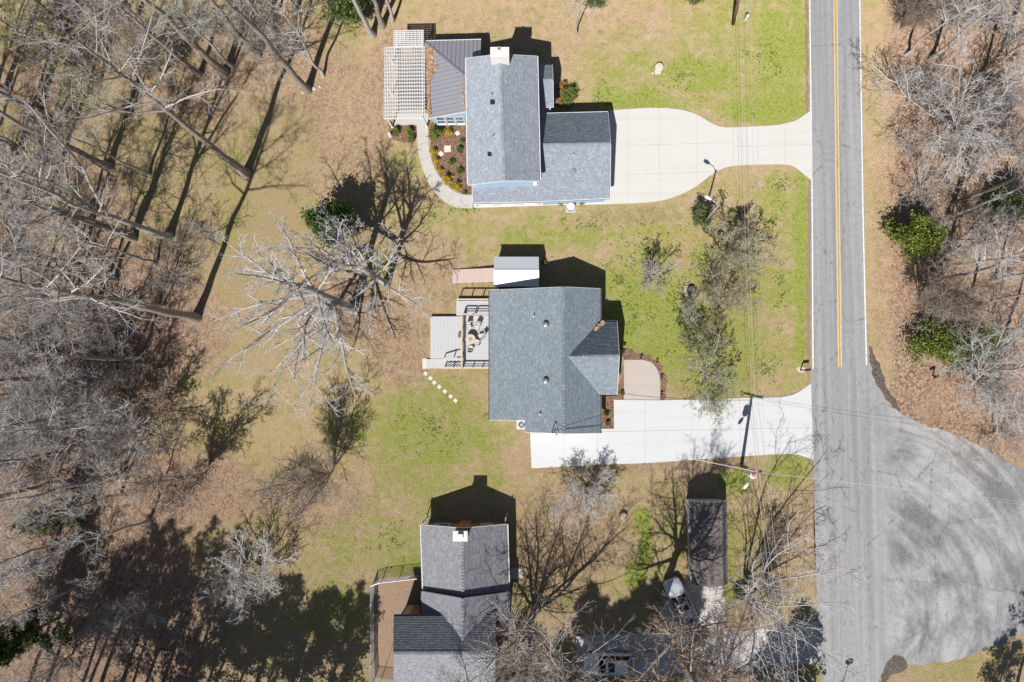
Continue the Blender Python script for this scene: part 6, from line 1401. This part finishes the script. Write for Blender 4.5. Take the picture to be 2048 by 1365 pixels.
# ------------------------------------------------------------------ ground cover: weed tufts, scattered leaves and fallen sticks
g = np.random.default_rng(21)
def scatter(name, regions, mat, s, label, cat, blades, lift, clump=1, cs=.12, gauss=False):
    Vv = []
    for x, y, rx, ry, n in regions:
        a, r_ = g.random(n)*6.283, np.abs(g.normal(0, .62, n)) if gauss else np.sqrt(g.random(n))*g.uniform(.85, 1.2, n); pts = np.array([G(x+rx*math.cos(b)*c, y+ry*math.sin(b)*c)[:2] for b, c in zip(a, r_)])
        pts = np.repeat(pts, clump, 0)+g.normal(0, cs, (n*clump, 2)) if clump > 1 else pts
        pts = pts[:int(len(pts)*.5)] if gauss else pts; bx, by = to_px(pts[:, 0], pts[:, 1]); ok = ~((bx > 1612) & (bx < 1742)) & ~((bx > 1060) & (bx < 1625) & (by > 798) & (by < 925)) & ~((bx > 1220) & (bx < 1400) & (by > 215) & (by < 410)) & ~((bx > 1390) & (bx < 1625) & (by > 244) & (by < 340)); pts = pts[ok]
        c = np.concatenate([pts, np.full((len(pts), 1), .02)], 1); c = np.repeat(c, blades, 0); K = len(c); c[:, 2] += g.random(K)*lift
        az = g.random(K)*6.283; tl = g.normal(0, .35, K); u = np.stack([np.cos(az), np.sin(az), tl*.6], 1); w = np.stack([-np.sin(az), np.cos(az), g.normal(0, .3, K)], 1); sz = (s*g.uniform(.5, 1.4, K))[:, None]
        if blades > 1: c = c+u*sz*.9
        Vv.append(np.stack([c-u*sz, c-w*sz*.45, c+u*sz, c+w*sz*.45], 1).reshape(-1, 3))
    V = np.concatenate(Vv); V[:, 2] = np.maximum(V[:, 2], .012); o = ob(name, np_mesh(name, V, np.arange(len(V)).reshape(-1, 4), MT[mat])); kind(o, 'stuff'); return tag(o, label, cat)
scatter('weeds', [(1180, 450, 180, 26, 60), (1260, 530, 60, 60, 70), (1290, 490, 60, 40, 50), (1240, 565, 22, 22, 40), (1545, 110, 40, 110, 50), (1520, 115, 25, 25, 30), (1560, 370, 40, 30, 50), (1480, 260, 80, 20, 30), (1360, 620, 60, 110, 120), (1270, 640, 40, 60, 60), (1440, 680, 70, 90, 120), (1560, 560, 30, 200, 60), (1530, 740, 40, 30, 50), (1420, 560, 90, 70, 110), (1460, 440, 50, 60, 90), (1350, 590, 40, 60, 40), (870, 860, 110, 60, 90), (940, 560, 60, 60, 25), (1130, 525, 40, 10, 12), (1290, 1090, 8, 60, 60), (1470, 960, 26, 20, 50), (780, 1080, 80, 80, 60), (940, 420, 60, 20, 30), (1200, 200, 60, 50, 50), (1370, 150, 120, 60, 80)], 'weed', .06, 'dark green weed tufts scattered over the thin lawn', 'weeds', 4, .06, 3, .22, True)
scatter('leaf_litter', [(1930, 330, 170, 420, 16000), (1950, 800, 110, 140, 3500), (1790, 350, 50, 330, 3500), (150, 640, 230, 160, 6000), (170, 1000, 260, 200, 7000), (200, 1250, 250, 170, 6000), (300, 200, 330, 240, 6000), (690, 300, 130, 250, 3500), (690, 620, 140, 90, 1800), (640, 980, 140, 100, 2200), (400, 960, 130, 90, 2500), (860, 700, 130, 160, 1800), (1430, 640, 140, 190, 3000), (1100, 1080, 120, 160, 2400), (1480, 1120, 140, 170, 4200), (1300, 1120, 140, 170, 2200), (820, 1250, 60, 100, 900), (560, 1150, 170, 170, 2500), (1240, 800, 30, 60, 200), (1150, 80, 300, 80, 1500)], 'dryleaf', .055, 'dry brown leaf litter strewn over lawn and woodland floor', 'leaf litter', 1, .03)
C = []
for x, y, rx, ry, n in [(1930, 400, 150, 400, 130), (180, 500, 240, 420, 220), (180, 1150, 220, 200, 90), (500, 120, 200, 110, 60), (690, 620, 60, 40, 40), (1480, 1190, 60, 60, 40)]:
    for i in range(n):
        a, c = g.random()*6.283, math.sqrt(g.random()); q = np.array(G(x+rx*math.cos(a)*c, y+ry*math.sin(a)*c)); d = g.random()*6.283; L = g.uniform(.5, 2.2); z = .03
        C.append([q+np.array([math.cos(d+g.normal()*.1)*L*f, math.sin(d+g.normal()*.1)*L*f, z+.03*math.sin(f*3)]) for f in (0, .33, .66, 1)])
C = np.array(C); v, q_ = tubes(C, np.repeat(g.uniform(.012, .035, (len(C), 1)), 4, 1), 4); o = ob('fallen_sticks', np_mesh('fallen_sticks', v, q_, MT['twig'])); kind(o, 'stuff'); tag(o, 'grey fallen sticks lying over the leaf litter in both woods', 'sticks')
